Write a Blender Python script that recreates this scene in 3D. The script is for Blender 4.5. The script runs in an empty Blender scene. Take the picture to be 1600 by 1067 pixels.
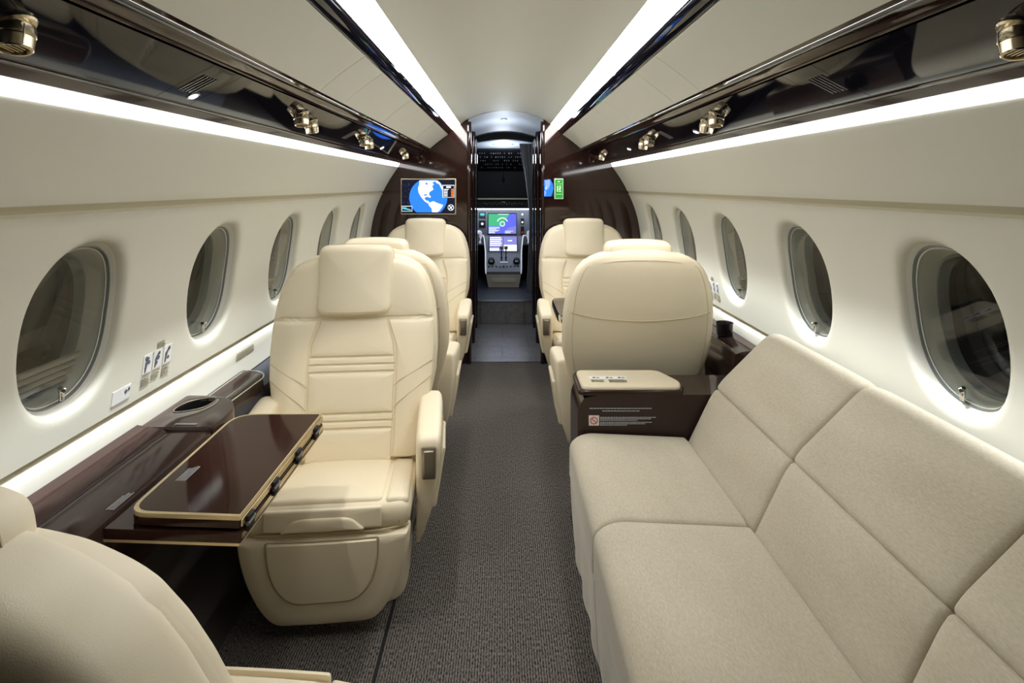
import bpy, bmesh, math, random
from mathutils import Vector, Matrix
random.seed(7)
PI = math.pi
sc = bpy.context.scene
COL = sc.collection
CX = 0.022          # centre line of the cabin (camera stands a little left of it)
HC = 1.31           # camera height
YB = 4.05           # forward bulkhead
YS = .72              # the lit part of the strips starts here
LEDW = 2.6

# ------------------------------------------------------------------ materials
def _mat(name):
    m = bpy.data.materials.new(name); m.use_nodes = True
    nt = m.node_tree
    return m, nt, nt.nodes['Principled BSDF']

def mat(name, col, rough=0.5, metal=0.0, coat=0.0, spec=0.5, bump=0.0, bscale=200.0, var=0.0, vscale=6.0, emit=None, estr=0.0, sheen=0.0):
    m, nt, b = _mat(name)
    b.inputs['Base Color'].default_value = (*col, 1)
    b.inputs['Roughness'].default_value = rough
    b.inputs['Metallic'].default_value = metal
    b.inputs['Coat Weight'].default_value = coat
    b.inputs['Coat Roughness'].default_value = 0.03
    b.inputs['Specular IOR Level'].default_value = spec
    b.inputs['Sheen Weight'].default_value = sheen
    tc = nt.nodes.new('ShaderNodeTexCoord')
    if bump > 0:
        n = nt.nodes.new('ShaderNodeTexNoise'); n.inputs['Scale'].default_value = bscale; n.inputs['Detail'].default_value = 3
        nt.links.new(tc.outputs['Object'], n.inputs['Vector'])
        bp = nt.nodes.new('ShaderNodeBump'); bp.inputs['Strength'].default_value = bump; bp.inputs['Distance'].default_value = 0.002
        nt.links.new(n.outputs['Fac'], bp.inputs['Height']); nt.links.new(bp.outputs['Normal'], b.inputs['Normal'])
    if var > 0:
        n = nt.nodes.new('ShaderNodeTexNoise'); n.inputs['Scale'].default_value = vscale; n.inputs['Detail'].default_value = 4
        nt.links.new(tc.outputs['Object'], n.inputs['Vector'])
        mx = nt.nodes.new('ShaderNodeMix'); mx.data_type = 'RGBA'
        mx.inputs[6].default_value = (*[c*(1-var) for c in col], 1); mx.inputs[7].default_value = (*[min(1, c*(1+var)) for c in col], 1)
        nt.links.new(n.outputs['Fac'], mx.inputs[0]); nt.links.new(mx.outputs[2], b.inputs['Base Color'])
    if emit:
        b.inputs['Emission Color'].default_value = (*emit, 1); b.inputs['Emission Strength'].default_value = estr
    return m

def veneer(name, c1, c2, rough=0.12, spec=.5, coat=.25):
    m, nt, b = _mat(name)
    tc = nt.nodes.new('ShaderNodeTexCoord'); mp = nt.nodes.new('ShaderNodeMapping')
    mp.inputs['Scale'].default_value = (40, 1.2, 9)
    n = nt.nodes.new('ShaderNodeTexNoise'); n.inputs['Scale'].default_value = 4; n.inputs['Detail'].default_value = 6; n.inputs['Roughness'].default_value = .65
    r = nt.nodes.new('ShaderNodeMix'); r.data_type = 'RGBA'
    r.inputs[6].default_value = (*c1, 1); r.inputs[7].default_value = (*c2, 1)
    nt.links.new(tc.outputs['Object'], mp.inputs['Vector']); nt.links.new(mp.outputs['Vector'], n.inputs['Vector'])
    nt.links.new(n.outputs['Fac'], r.inputs[0]); nt.links.new(r.outputs[2], b.inputs['Base Color'])
    b.inputs['Roughness'].default_value = rough; b.inputs['Coat Weight'].default_value = coat; b.inputs['Specular IOR Level'].default_value = spec; b.inputs['Coat Roughness'].default_value = .03
    return m

def suede():
    m, nt, b = _mat('suede')
    tc = nt.nodes.new('ShaderNodeTexCoord'); mp = nt.nodes.new('ShaderNodeMapping'); mp.inputs['Scale'].default_value = (1, .45, 1.6)
    mp.inputs['Rotation'].default_value = (0.4, 0.3, 0.8)
    n1 = nt.nodes.new('ShaderNodeTexNoise'); n1.inputs['Scale'].default_value = 5; n1.inputs['Detail'].default_value = 3
    n2 = nt.nodes.new('ShaderNodeTexNoise'); n2.inputs['Scale'].default_value = 240; n2.inputs['Detail'].default_value = 4
    nt.links.new(tc.outputs['Object'], mp.inputs['Vector'])
    nt.links.new(mp.outputs['Vector'], n1.inputs['Vector']); nt.links.new(mp.outputs['Vector'], n2.inputs['Vector'])
    a = nt.nodes.new('ShaderNodeMath'); a.operation = 'MULTIPLY'; a.inputs[1].default_value = .55
    c = nt.nodes.new('ShaderNodeMath'); c.operation = 'MULTIPLY_ADD'; c.inputs[1].default_value = .5
    nt.links.new(n2.outputs['Fac'], a.inputs[0]); nt.links.new(n1.outputs['Fac'], c.inputs[0]); nt.links.new(a.outputs[0], c.inputs[2])
    rp = nt.nodes.new('ShaderNodeValToRGB')
    rp.color_ramp.elements[0].position = .34; rp.color_ramp.elements[0].color = (.43, .38, .285, 1)
    rp.color_ramp.elements[1].position = .74; rp.color_ramp.elements[1].color = (.61, .555, .445, 1)
    nt.links.new(c.outputs[0], rp.inputs[0]); nt.links.new(rp.outputs[0], b.inputs['Base Color'])
    b.inputs['Roughness'].default_value = .95; b.inputs['Specular IOR Level'].default_value = .1
    b.inputs['Sheen Weight'].default_value = .35; b.inputs['Sheen Roughness'].default_value = .45
    bp = nt.nodes.new('ShaderNodeBump'); bp.inputs['Strength'].default_value = .12; bp.inputs['Distance'].default_value = .002
    nt.links.new(n2.outputs['Fac'], bp.inputs['Height']); nt.links.new(bp.outputs['Normal'], b.inputs['Normal'])
    return m

def carpet():
    m, nt, b = _mat('carpet')
    tc = nt.nodes.new('ShaderNodeTexCoord')
    mp = nt.nodes.new('ShaderNodeMapping'); mp.inputs['Scale'].default_value = (1, .33, 1)
    v = nt.nodes.new('ShaderNodeTexNoise'); v.inputs['Scale'].default_value = 300; v.inputs['Detail'].default_value = 2
    nt.links.new(tc.outputs['Object'], mp.inputs['Vector']); nt.links.new(mp.outputs['Vector'], v.inputs['Vector'])
    w = nt.nodes.new('ShaderNodeTexWave'); w.inputs['Scale'].default_value = 42; w.inputs['Distortion'].default_value = 1.5; w.inputs['Detail'].default_value = 1; w.inputs['Detail Scale'].default_value = 30
    nt.links.new(tc.outputs['Object'], w.inputs['Vector'])
    w2 = nt.nodes.new('ShaderNodeTexNoise'); w2.inputs['Scale'].default_value = 2.2
    nt.links.new(tc.outputs['Object'], w2.inputs['Vector'])
    mu = nt.nodes.new('ShaderNodeMath'); mu.operation = 'MULTIPLY_ADD'; mu.inputs[1].default_value = .20
    s1 = nt.nodes.new('ShaderNodeMath'); s1.operation = 'MULTIPLY'; s1.inputs[1].default_value = .80
    nt.links.new(v.outputs['Fac'], s1.inputs[0])
    nt.links.new(w.outputs['Fac'], mu.inputs[0]); nt.links.new(s1.outputs[0], mu.inputs[2])
    rp = nt.nodes.new('ShaderNodeValToRGB')
    rp.color_ramp.elements[0].position = .36; rp.color_ramp.elements[0].color = (.020, .017, .016, 1)
    rp.color_ramp.elements[1].position = .64; rp.color_ramp.elements[1].color = (.20, .18, .167, 1)
    nt.links.new(mu.outputs[0], rp.inputs[0])
    nt.links.new(rp.outputs[0], b.inputs['Base Color'])
    b.inputs['Roughness'].default_value = .95; b.inputs['Specular IOR Level'].default_value = .1
    bp = nt.nodes.new('ShaderNodeBump'); bp.inputs['Strength'].default_value = .6; bp.inputs['Distance'].default_value = .003
    nt.links.new(mu.outputs[0], bp.inputs['Height']); nt.links.new(bp.outputs['Normal'], b.inputs['Normal'])
    return m

def stone():
    m, nt, b = _mat('stone_tile')
    tc = nt.nodes.new('ShaderNodeTexCoord')
    br = nt.nodes.new('ShaderNodeTexBrick'); br.inputs['Scale'].default_value = 1.0
    br.inputs['Brick Width'].default_value = .42; br.inputs['Row Height'].default_value = .28; br.inputs['Mortar Size'].default_value = .003
    br.inputs['Color1'].default_value = (.34, .33, .34, 1); br.inputs['Color2'].default_value = (.26, .25, .26, 1); br.inputs['Mortar'].default_value = (.12, .12, .12, 1)
    nt.links.new(tc.outputs['Object'], br.inputs['Vector'])
    n = nt.nodes.new('ShaderNodeTexNoise'); n.inputs['Scale'].default_value = 14; n.inputs['Detail'].default_value = 8; n.inputs['Distortion'].default_value = 1.5
    nt.links.new(tc.outputs['Object'], n.inputs['Vector'])
    mx = nt.nodes.new('ShaderNodeMix'); mx.data_type = 'RGBA'; mx.blend_type = 'MULTIPLY'; mx.inputs[0].default_value = .6
    nt.links.new(br.outputs['Color'], mx.inputs[6]); nt.links.new(n.outputs['Fac'], mx.inputs[7])
    nt.links.new(mx.outputs[2], b.inputs['Base Color'])
    b.inputs['Roughness'].default_value = .28
    return m

def thin_glass():
    m, nt, b = _mat('window_pane_acrylic')
    nt.nodes.remove(b)
    t = nt.nodes.new('ShaderNodeBsdfTransparent'); t.inputs[0].default_value = (.86, .87, .86, 1)
    g = nt.nodes.new('ShaderNodeBsdfGlossy'); g.inputs['Roughness'].default_value = .02
    f = nt.nodes.new('ShaderNodeFresnel'); f.inputs[0].default_value = 1.5
    mx = nt.nodes.new('ShaderNodeMixShader')
    ge = nt.nodes.new('ShaderNodeNewGeometry'); iv = nt.nodes.new('ShaderNodeMath'); iv.operation = 'SUBTRACT'; iv.inputs[0].default_value = 1
    ml = nt.nodes.new('ShaderNodeMath'); ml.operation = 'MULTIPLY'
    nt.links.new(ge.outputs['Backfacing'], iv.inputs[1]); nt.links.new(f.outputs[0], ml.inputs[0]); nt.links.new(iv.outputs[0], ml.inputs[1])
    nt.links.new(ml.outputs[0], mx.inputs[0]); nt.links.new(t.outputs[0], mx.inputs[1]); nt.links.new(g.outputs[0], mx.inputs[2])
    nt.links.new(mx.outputs[0], nt.nodes['Material Output'].inputs[0])
    return m

def emis(name, col, s, base=(0.006, 0.006, 0.006)):
    return mat(name, base, .3, spec=.15, emit=col, estr=s)

M = dict(
    leather=mat('cream_leather', (.83, .74, .56), .42, spec=.4, bump=.12, bscale=900, var=.03, vscale=3),
    seam=mat('leather_seam', (.50, .41, .26), .7),
    liner=mat('cream_liner', (.68, .67, .585), .55, spec=.35, bump=.05, bscale=600),
    bin=mat('overhead_liner', (.66, .655, .575), .6, spec=.3, bump=.06, bscale=500),
    ceil=mat('ceiling_liner', (.58, .575, .49), .55, spec=.3),
    groove=mat('liner_groove', (.46, .42, .30), .7),
    black=mat('piano_black', (.006, .006, .011), .035, spec=.45),
    veneer=veneer('dark_veneer', (.030, .0125, .010), (.017, .0075, .006), .06),
    top=veneer('dark_veneer_table', (.038, .015, .010), (.022, .009, .007), .07, .3, .0),
    console=mat('brown_lacquer', (.032, .017, .014), .12, spec=.35),
    darkwall=mat('dark_lower_liner', (.045, .038, .034), .6),
    navy=mat('navy_insert', (.03, .035, .05), .5),
    gold=mat('champagne_metal', (.62, .53, .37), .22, metal=1),
    goldedge=mat('champagne_edge', (.66, .54, .33), .35, metal=.6),
    chrome=mat('chrome', (.75, .74, .72), .12, metal=1),
    latch=mat('bronze_satin_metal', (.36, .31, .25), .35, metal=.8),
    steel=mat('steel_dark', (.22, .22, .23), .3, metal=1),
    reveal=mat('window_reveal', (.66, .65, .58), .3, spec=.5),
    seal=mat('window_seal', (.20, .22, .22), .25, spec=.6),
    shade=mat('pleated_shade', (.34, .31, .25), .7),
    outer=mat('outer_window_dark', (.006, .006, .006), .06, spec=.5),
    glass=thin_glass(),
    suede=suede(), carpet=carpet(), stone=stone(),
    strip=emis('light_strip_white', (1.0, .995, .97), 16.5, (.8, .8, .8)),
    strip2=emis('light_strip_low', (.98, .99, 1.0), 6.5, (.8, .8, .8)),
    led=emis('reading_led', (.85, .90, 1.0), 60.0),
    dome=emis('dome_led', (.9, .94, 1.0), 9.0),
    vest=mat('vestibule_liner', (.56, .62, .70), .5),
    cockdark=mat('cockpit_black', (.012, .012, .014), .55, spec=.25),
    cockgrey=mat('cockpit_grey', (.14, .15, .17), .45),
    cockbeige=mat('cockpit_beige', (.66, .60, .48), .5),
    cockblue=mat('cockpit_floor', (.03, .035, .055), .4),
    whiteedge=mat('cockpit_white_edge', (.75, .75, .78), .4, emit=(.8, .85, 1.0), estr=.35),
    curtain=mat('grey_curtain', (.30, .31, .33), .9),
    white=mat('white_vinyl', (.75, .75, .74), .5),
    ink=mat('dark_ink', (.10, .11, .15), .6),
    inkb=mat('brown_ink', (.22, .20, .13), .6),
    inkw=mat('white_ink', (.40, .41, .45), .5),
    red=mat('red_ink', (.60, .02, .02), .5),
    paper=mat('paper', (.80, .80, .80), .7),
    pad=mat('armrest_pad_leather', (.66, .58, .43), .5, bump=.08, bscale=700),
    scr_black=emis('screen_black', (.004, .006, .02), 1.0),
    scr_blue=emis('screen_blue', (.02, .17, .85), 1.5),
    scr_cyan=emis('screen_cyan', (.1, .6, .7), 1.1),
    scr_white=emis('screen_white', (.85, .9, .95), 1.3),
    scr_orange=emis('screen_orange', (.95, .22, .03), 1.3),
    scr_green=emis('screen_green', (.06, .42, .20), 1.2),
    scr_indigo=emis('screen_indigo', (.10, .12, .75), 1.3),
    scr_lav=emis('screen_lavender', (.20, .20, .55), 1.2),
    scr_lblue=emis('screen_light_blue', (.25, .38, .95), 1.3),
    exitg=mat('exit_green', (.01, .26, .02), .4, emit=(.01, .35, .03), estr=.5),
    exitw=mat('exit_white', (.6, .75, .6), .4, emit=(.5, .8, .5), estr=.35),
    glow=emis('panel_glow', (.75, .85, 1.0), 16.0),
)

# ------------------------------------------------------------------ mesh builder
class MB:
    def __init__(s): s.v = []; s.f = []; s.mi = []; s.mats = []
    def mid(s, m):
        if m not in s.mats: s.mats.append(m)
        return s.mats.index(m)
    def add(s, vs, fs, m):
        o = len(s.v); k = s.mid(m)
        s.v += [tuple(p) for p in vs]
        for f in fs: s.f.append([o+i for i in f]); s.mi.append(k)
    # rings of equal length; closed ring loops
    def rings(s, R, m, cap0=True, cap1=True, loop=True):
        n = len(R[0]); vs = [p for r in R for p in r]; fs = []
        for a in range(len(R)-1):
            for i in range(n if loop else n-1):
                j = (i+1) % n
                fs.append([a*n+i, a*n+j, (a+1)*n+j, (a+1)*n+i])
        if cap0: fs.append(list(range(n))[::-1])
        if cap1: fs.append([(len(R)-1)*n+i for i in range(n)])
        s.add(vs, fs, m)
    def box(s, x0, x1, y0, y1, z0, z1, m, fn=None):
        vs = [(x, y, z) for x in (x0, x1) for y in (y0, y1) for z in (z0, z1)]
        if fn: vs = [fn(*p) for p in vs]
        s.add(vs, [(0,1,3,2),(4,6,7,5),(0,4,5,1),(2,3,7,6),(0,2,6,4),(1,5,7,3)], m)
    def softbox(s, hx, hy, hz, r, m, fn=None, n=(6, 6, 6), bulge=(0, 0, 0), e=4):
        def coords(h, k):
            rr = min(r, h*.999)
            c = [-h + rr*(1-math.cos(PI/2*i/e)) for i in range(e)]
            inner = [-(h-rr) + 2*(h-rr)*i/k for i in range(k+1)]
            return c + inner + [-q for q in c[::-1]], rr
        cx, rx = coords(hx, n[0]); cy, ry = coords(hy, n[1]); cz, rz = coords(hz, n[2])
        H = (hx, hy, hz); rr = min(rx, ry, rz)
        cache = {}; vs = []; fs = []
        def vert(p):
            key = (round(p[0], 6), round(p[1], 6), round(p[2], 6))
            if key in cache: return cache[key]
            q = [max(-(h-rr), min(h-rr, c)) for c, h in zip(p, H)]
            d = [a-b for a, b in zip(p, q)]
            # map cube-corner displacement onto the sphere
            L = math.sqrt(sum(t*t for t in d)); 
            if L > 1e-9: d = [t/L*rr for t in d]
            o = [a+b for a, b in zip(q, d)]
            for ax in range(3):
                if bulge[ax]:
                    o1, o2 = [(1, 2), (0, 2), (0, 1)][ax]
                    w = max(0, 1-(p[o1]/H[o1])**2)*max(0, 1-(p[o2]/H[o2])**2)
                    o[ax] += bulge[ax]*w*(p[ax]/H[ax])
            if fn: o = fn(*o)
            cache[key] = len(vs); vs.append(tuple(o)); return cache[key]
        def grid(A, B, mk, flip):
            for i in range(len(A)-1):
                for j in range(len(B)-1):
                    q = [vert(mk(A[i], B[j])), vert(mk(A[i+1], B[j])), vert(mk(A[i+1], B[j+1])), vert(mk(A[i], B[j+1]))]
                    if len(set(q)) < 3: continue
                    fs.append(q[::-1] if flip else q)
        for sg in (-1, 1):
            grid(cx, cy, lambda a, b: (a, b, sg*hz), sg < 0)
            grid(cy, cz, lambda a, b: (sg*hx, a, b), sg < 0)
            grid(cx, cz, lambda a, b: (a, sg*hy, b), sg > 0)
        s.add(vs, fs, m)
    def tube(s, pts, r, m, n=6, closed=False, fn=None):
        P = [Vector(p) for p in pts]; R = []
        up = Vector((0, 0, 1))
        for i, p in enumerate(P):
            if closed: t = P[(i+1) % len(P)] - P[i-1]
            else: t = P[min(i+1, len(P)-1)] - P[max(i-1, 0)]
            t.normalize()
            a = t.cross(up)
            if a.length < .05: a = t.cross(Vector((1, 0, 0)))
            a.normalize(); b = t.cross(a)
            rr = r[i] if isinstance(r, (list, tuple)) else r
            R.append([p + a*rr*math.cos(2*PI*k/n) + b*rr*math.sin(2*PI*k/n) for k in range(n)])
        if closed: R.append(R[0])
        s.rings(R, m, not closed, not closed)
    def lathe(s, prof, c, axis, m, n=24, cap=True):
        c = Vector(c); ax = Vector(axis).normalized()
        a = ax.cross(Vector((0, 1, 0)));
        if a.length < .1: a = ax.cross(Vector((1, 0, 0)))
        a.normalize(); b = ax.cross(a)
        R = [[c + ax*h + (a*math.cos(2*PI*k/n) + b*math.sin(2*PI*k/n))*r for k in range(n)] for r, h in prof]
        s.rings(R, m, cap, cap)
    def pillow(s, outline, R, T, fn, m, dome=0.0, back=None, e=4, k=5):
        n = len(outline); O = [Vector((p[0], p[1])) for p in outline]
        area = sum(O[i].x*O[(i+1)%n].y - O[(i+1)%n].x*O[i].y for i in range(n))
        if area < 0: O.reverse()
        N = []
        for i in range(n):
            t = (O[(i+1) % n]-O[i-1]).normalized(); N.append(Vector((-t.y, t.x)))
        c = sum(O, Vector((0, 0)))/n
        rs = [[fn(p.x, p.y, -.004) for p in O]]
        last = O
        for q in range(e+1):
            a = PI/2*q/e; d = R*(1-math.cos(a))
            last = [p+nn*d for p, nn in zip(O, N)]
            rs.append([fn(p.x, p.y, T*math.sin(a)) for p in last])
        for q in range(1, k+1):
            w = 1-q/(k+1)
            rs.append([fn(*(c+(p-c)*w), T+dome*(1-w*w)) for p in last])
        rs.append([fn(c.x, c.y, T+dome)]*n)
        if back is None:
            s.rings(rs, m, True, False)
        else:   # a mirrored rear half, back = (T, dome)
            s.rings(rs, m, False, False)
            rb = [[fn(p.x, p.y, -.004) for p in O]]
            for q in range(e+1):
                a = PI/2*q/e; d = R*(1-math.cos(a)); last = [p+nn*d for p, nn in zip(O, N)]
                rb.append([fn(p.x, p.y, -.004-back[0]*math.sin(a)) for p in last])
            for q in range(1, k+1):
                w = 1-q/(k+1); rb.append([fn(*(c+(p-c)*w), -.004-back[0]-back[1]*(1-w*w)) for p in last])
            rb.append([fn(c.x, c.y, -.004-back[0]-back[1])]*n)
            s.rings([r[::-1] for r in rb], m, False, False)
    def build(s, name, parent=None, smooth=35, loc=None):
        me = bpy.data.meshes.new(name); me.from_pydata(s.v, [], s.f)
        for m in s.mats: me.materials.append(m)
        for p, k in zip(me.polygons, s.mi): p.material_index = k
        bm = bmesh.new(); bm.from_mesh(me)
        bmesh.ops.remove_doubles(bm, verts=bm.verts, dist=1e-5)
        bmesh.ops.recalc_face_normals(bm, faces=bm.faces)
        bm.to_mesh(me); bm.free()
        if smooth:
            me.shade_smooth(); me.set_sharp_from_angle(angle=math.radians(smooth))
        o = bpy.data.objects.new(name, me); COL.objects.link(o)
        if parent: o.parent = parent
        if loc: o.location = loc
        return o

def se_ring(cx, cy, z, a, b, n=3.0, N=40):
    out = []
    for i in range(N):
        t = 2*PI*i/N; c, s_ = math.cos(t), math.sin(t)
        out.append((cx + a*math.copysign(abs(c)**(2/n), c), cy + b*math.copysign(abs(s_)**(2/n), s_), z))
    return out

def roundpoly(pts, r, seg=.02, e=6):
    """rounded corners, edges split so that no step is longer than seg; r scalar or per-corner list"""
    n = len(pts); out = []
    for i in range(n):
        p = Vector(pts[i]); a = Vector(pts[i-1]); b = Vector(pts[(i+1) % n])
        rr = r[i] if isinstance(r, (list, tuple)) else r
        da = (a-p); db = (b-p); L = min(da.length, db.length)*.48; q = min(rr, L)
        if q < 1e-6: arc = [p]
        else:
            s0 = p+da.normalized()*q; s1 = p+db.normalized()*q
            arc = [(s0*(1-t)**2 + p*2*t*(1-t) + s1*t*t) for t in [k/e for k in range(e+1)]]
        out.append(arc)
    res = []
    for i in range(n):
        res += out[i]
        A = out[i][-1]; B = out[(i+1) % n][0]; k = int((B-A).length/seg)
        for j in range(1, k+1):
            res.append(A + (B-A)*j/(k+1))
    return [(p.x, p.y) for p in res]

def lerp_tab(tab, x):
    if x <= tab[0][0]: return tab[0][1]
    for (a, va), (b, vb) in zip(tab, tab[1:]):
        if x <= b: return va + (vb-va)*(x-a)/(b-a)
    return tab[-1][1]

def empty(name, loc=(0, 0, 0), rz=0):
    o = bpy.data.objects.new(name, None); COL.objects.link(o); o.location = loc; o.rotation_euler = (0, 0, rz)
    o.empty_display_size = .1
    return o
def tag(o, label, cat, group=None):
    o['label'] = label; o['category'] = cat
    if group: o['group'] = group
    return o
def struct(o): o['kind'] = 'structure'; return o
def copy_tree(o, parent=None):
    c = o.copy(); COL.objects.link(c)
    if parent: c.parent = parent
    for ch in [x for x in COL.objects if x.parent == o]: copy_tree(ch, c)
    return c

# ------------------------------------------------------------------ shell profile (half-width a, height z)
P_CEIL = [(0, 1.866), (.08, 1.863), (.16, 1.850), (.24, 1.824), (.30, 1.787), (.332, 1.760)]
P_STRIP = [(.332, 1.762), (.362, 1.746), (.393, 1.724)]
P_RAIL = [(.393, 1.722), (.400, 1.708), (.412, 1.694), (.421, 1.690)]
P_BIN = [(.421, 1.686), (.455, 1.663), (.49, 1.637), (.525, 1.609), (.554, 1.584)]
P_RAIL2 = [(.554, 1.588), (.560, 1.580), (.567, 1.581), (.580, 1.578), (.595, 1.571), (.604, 1.564), (.606, 1.560), (.612, 1.562)]
P_PSU = [(.612, 1.558), (.652, 1.537), (.692, 1.516), (.733, 1.494)]
P_TRIM = [(.733, 1.498), (.7345, 1.4945), (.737, 1.4925), (.750, 1.4865), (.763, 1.481), (.771, 1.4768), (.776, 1.4745)]
P_STRIP2 = [(.7765, 1.478), (.784, 1.464), (.788, 1.448)]
WALL = [(1.452, .788), (1.435, .797), (1.40, .822), (1.357, .850), (1.30, .883), (1.272, .896), (1.266, .903), (1.257, .908), (1.250, .903),
        (1.24, .912), (1.20, .930), (1.15, .949), (1.10, .965), (1.05, .977), (1.0, .986), (.95, .992), (.90, .997), (.85, 1.002), (.80, 1.008), (.76, 1.013), (.727, 1.018),
        (.723, 1.026), (.715, 1.028), (.711, 1.022), (.703, 1.016), (.69, 1.014), (.66, 1.017), (.62, 1.020), (.57, 1.020)]
WT = sorted(WALL)
def Xw(z): return lerp_tab(WT, z)

def sheet(mb, prof, y0, y1, s, t, m, fn=None):
    """profile strip with thickness t outward, extruded along y"""
    pts = []
    n = len(prof)
    for i, (a, z) in enumerate(prof):
        d = Vector(prof[min(i+1, n-1)])-Vector(prof[max(i-1, 0)]); d.normalize()
        pts.append((a - d.y*t, z + d.x*t))
    loop = list(prof) + pts[::-1]
    R = [[(CX+s*a, y, z) for a, z in loop] for y in (y0, y1)]
    mb.rings(R, m, True, True)

Y0 = -.35
# ceiling
mb = MB()
full = [(-a, z) for a, z in P_CEIL[::-1]][:-1] + P_CEIL
R = [[(CX+a, y, z) for a, z in full + [(a, z+.02) for a, z in full[::-1]]] for y in (Y0, YB+.06)]
mb.rings(R, M['ceil'], True, True)
struct(mb.build('ceiling'))

# windows + walls ---------------------------------------------------------
WY = [1.250, 1.846, 2.439, 3.035, 3.635]
WYB = [WY[0]-.597, WY[0]-1.194]
ZC, HY, HZ = .991, .1415, .188
NW = 64; RZ = .235; RYh = .20
def win_pt(k, sc_=1.0, n=2.35):
    t = 2*PI*k/NW; c, s_ = math.cos(t), math.sin(t)
    return (HY*sc_*math.copysign(abs(c)**(2/n), c), HZ*sc_*math.copysign(abs(s_)**(2/n), s_))
def rect_pt(k):
    t = 2*PI*k/NW; c, s_ = math.cos(t), math.sin(t); q = max(abs(c), abs(s_))
    return (RYh*c/q, RZ*s_/q)
ZTOP, ZBOT = ZC+RZ, ZC-RZ
def wall(s, name):
    mb = MB()
    zs_up = [z for z, a in sorted(WALL, reverse=True) if z > ZTOP+1e-4]
    zs_dn = [z for z, a in sorted(WALL, reverse=True) if z < ZBOT-1e-4]
    ring_z = sorted({round(ZC+rect_pt(k)[1], 6) for k in range(NW)}, reverse=True)
    yc = sorted(WYB+WY)
    # band above/below
    def grid(ys, zs, m=M['liner']):
        vs = [(CX+s*Xw(z), y, z) for y in ys for z in zs]; nz = len(zs); fs = []
        for i in range(len(ys)-1):
            for j in range(nz-1): fs.append([i*nz+j, (i+1)*nz+j, (i+1)*nz+j+1, i*nz+j+1])
        mb.add(vs, fs, m)
    ys = [Y0, YB]
    gz = [1.272, 1.266, 1.257, 1.250]
    grid(ys, [z for z in zs_up if z >= 1.272]); grid(ys, gz, M['groove']); grid(ys, [1.250]+[z for z in zs_up if z < 1.25]+[ring_z[0]])
    grid(ys, [ring_z[-1]]+[z for z in zs_dn if z >= .727]); grid(ys, [.727, .723, .715, .711], M['groove']); grid(ys, [z for z in zs_dn if z <= .711])
    # columns between windows
    edges = [Y0]
    for y in yc: edges += [y-RYh, y+RYh]
    edges.append(YB)
    for a, b in zip(edges[::2], edges[1::2]):
        if b-a > 1e-3: grid([a, b], ring_z)
    # window cells
    for y in yc:
        rs = []
        for w, dep, scl in [(0, 0, 1.16), (.35, 0, 1.16), (.7, 0, 1.16), (1, 0, 1.16), (1, .001, 1.10), (1, .004, 1.055), (1, .011, 1.02), (1, .022, 1.0)]:
            r_ = []
            for k in range(NW):
                ry, rz = rect_pt(k); wy, wz = win_pt(k, scl)
                py, pz = ry+(wy-ry)*w, rz+(wz-rz)*w
                r_.append((CX+s*(Xw(ZC+pz)+dep), y+py, ZC+pz))
            rs.append(r_)
        mb.rings(rs, M['liner'], False, False)
    o = struct(mb.build(name, smooth=50))
    return o
wall(-1, 'wall_left'); wall(1, 'wall_right')

def window(idx, s, y, partial):
    root = struct(empty('window_%d' % idx, (CX+s*Xw(ZC), y, ZC)))
    ox, oy, oz = root.location
    def ring(dep, scl): return [(CX+s*(Xw(ZC+win_pt(k, scl)[1])+dep)-ox, win_pt(k, scl)[0], win_pt(k, scl)[1]) for k in range(NW)]
    def ringf(dep, scl):  # flat deeper rings follow the chord of the wall
        return [(s*(dep + (Xw(ZC+.17*win_pt(k, scl)[1]/abs(HZ))-Xw(ZC))) , win_pt(k, scl)[0], win_pt(k, scl)[1]) for k in range(NW)]
    mb = MB(); mb.rings([ring(.021, 1.0), ring(.027, .975), ring(.036, .96), ring(.040, .925)], M['reveal'], False, False); mb.build('window_frame', root, 60)
    mb = MB()
    mb.rings([ring(.0335, .972), ring(.031, .963), ring(.031, .948), ring(.036, .942), ring(.040, .94)], M['seal'], False, False)
    mb.build('window_seal', root, 60)
    mb = MB(); mb.rings([ring(.041, .925), ring(.052, .90), ring(.075, .875), ring(.105, .85)], M['reveal'], False, False)
    mb.rings([ring(.082, .868), ring(.079, .855), ring(.079, .835), ring(.086, .825), ring(.11, .82)], M['seal'], False, False)
    mb.build('window_tunnel', root, 60)
    mb = MB(); mb.rings([ring(.107, .87), ring(.112, .87)], M['outer'], True, True); mb.build('outer_pane', root, 60)
    mb = MB(); mb.rings([ring(.039, .93), ring(.0405, .93)], M['glass'], True, True); mb.build('inner_pane', root, 60)
    # shade: pleats stacked along the lower edge of the opening
    if partial:
        mb = MB(); rs = []
        for q in range(9):
            dz = -.145 + q*partial/8
            r_ = []
            hw = HY*.86*max(.15, 1-abs(dz/(HZ*.9))**2.4)**(1/2.4)
            d = .062 + (.012 if q % 2 else 0)
            r_ = [(s*(d+Xw(ZC+dz)-Xw(ZC)), -hw+2*hw*k/12, dz) for k in range(13)]
            rs.append(r_)
        loop = [r_ + [(x+s*.001, yy, zz) for x, yy, zz in r_[::-1]] for r_ in rs]
        mb.rings(loop, M['shade'], True, True); mb.build('pleated_shade', root, 20)
    # shade slide lever at the lower edge
    mb = MB(); z = -HZ*.90; x = s*(Xw(ZC+z)+.028)-s*Xw(ZC)
    mb.softbox(.004, .006, .013, .003, M['chrome'], fn=lambda a, b, c: (x+a, b+.012, z+c+.008), n=(1, 1, 1), e=2)
    mb.lathe([(.004, -.008), (.0062, -.006), (.0062, .022), (.004, .024)], (x, .012, z+.022), (-s*.8, -.75, .1), M['chrome'], 14)
    mb.build('shade_lever', root)
n = 1
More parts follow.
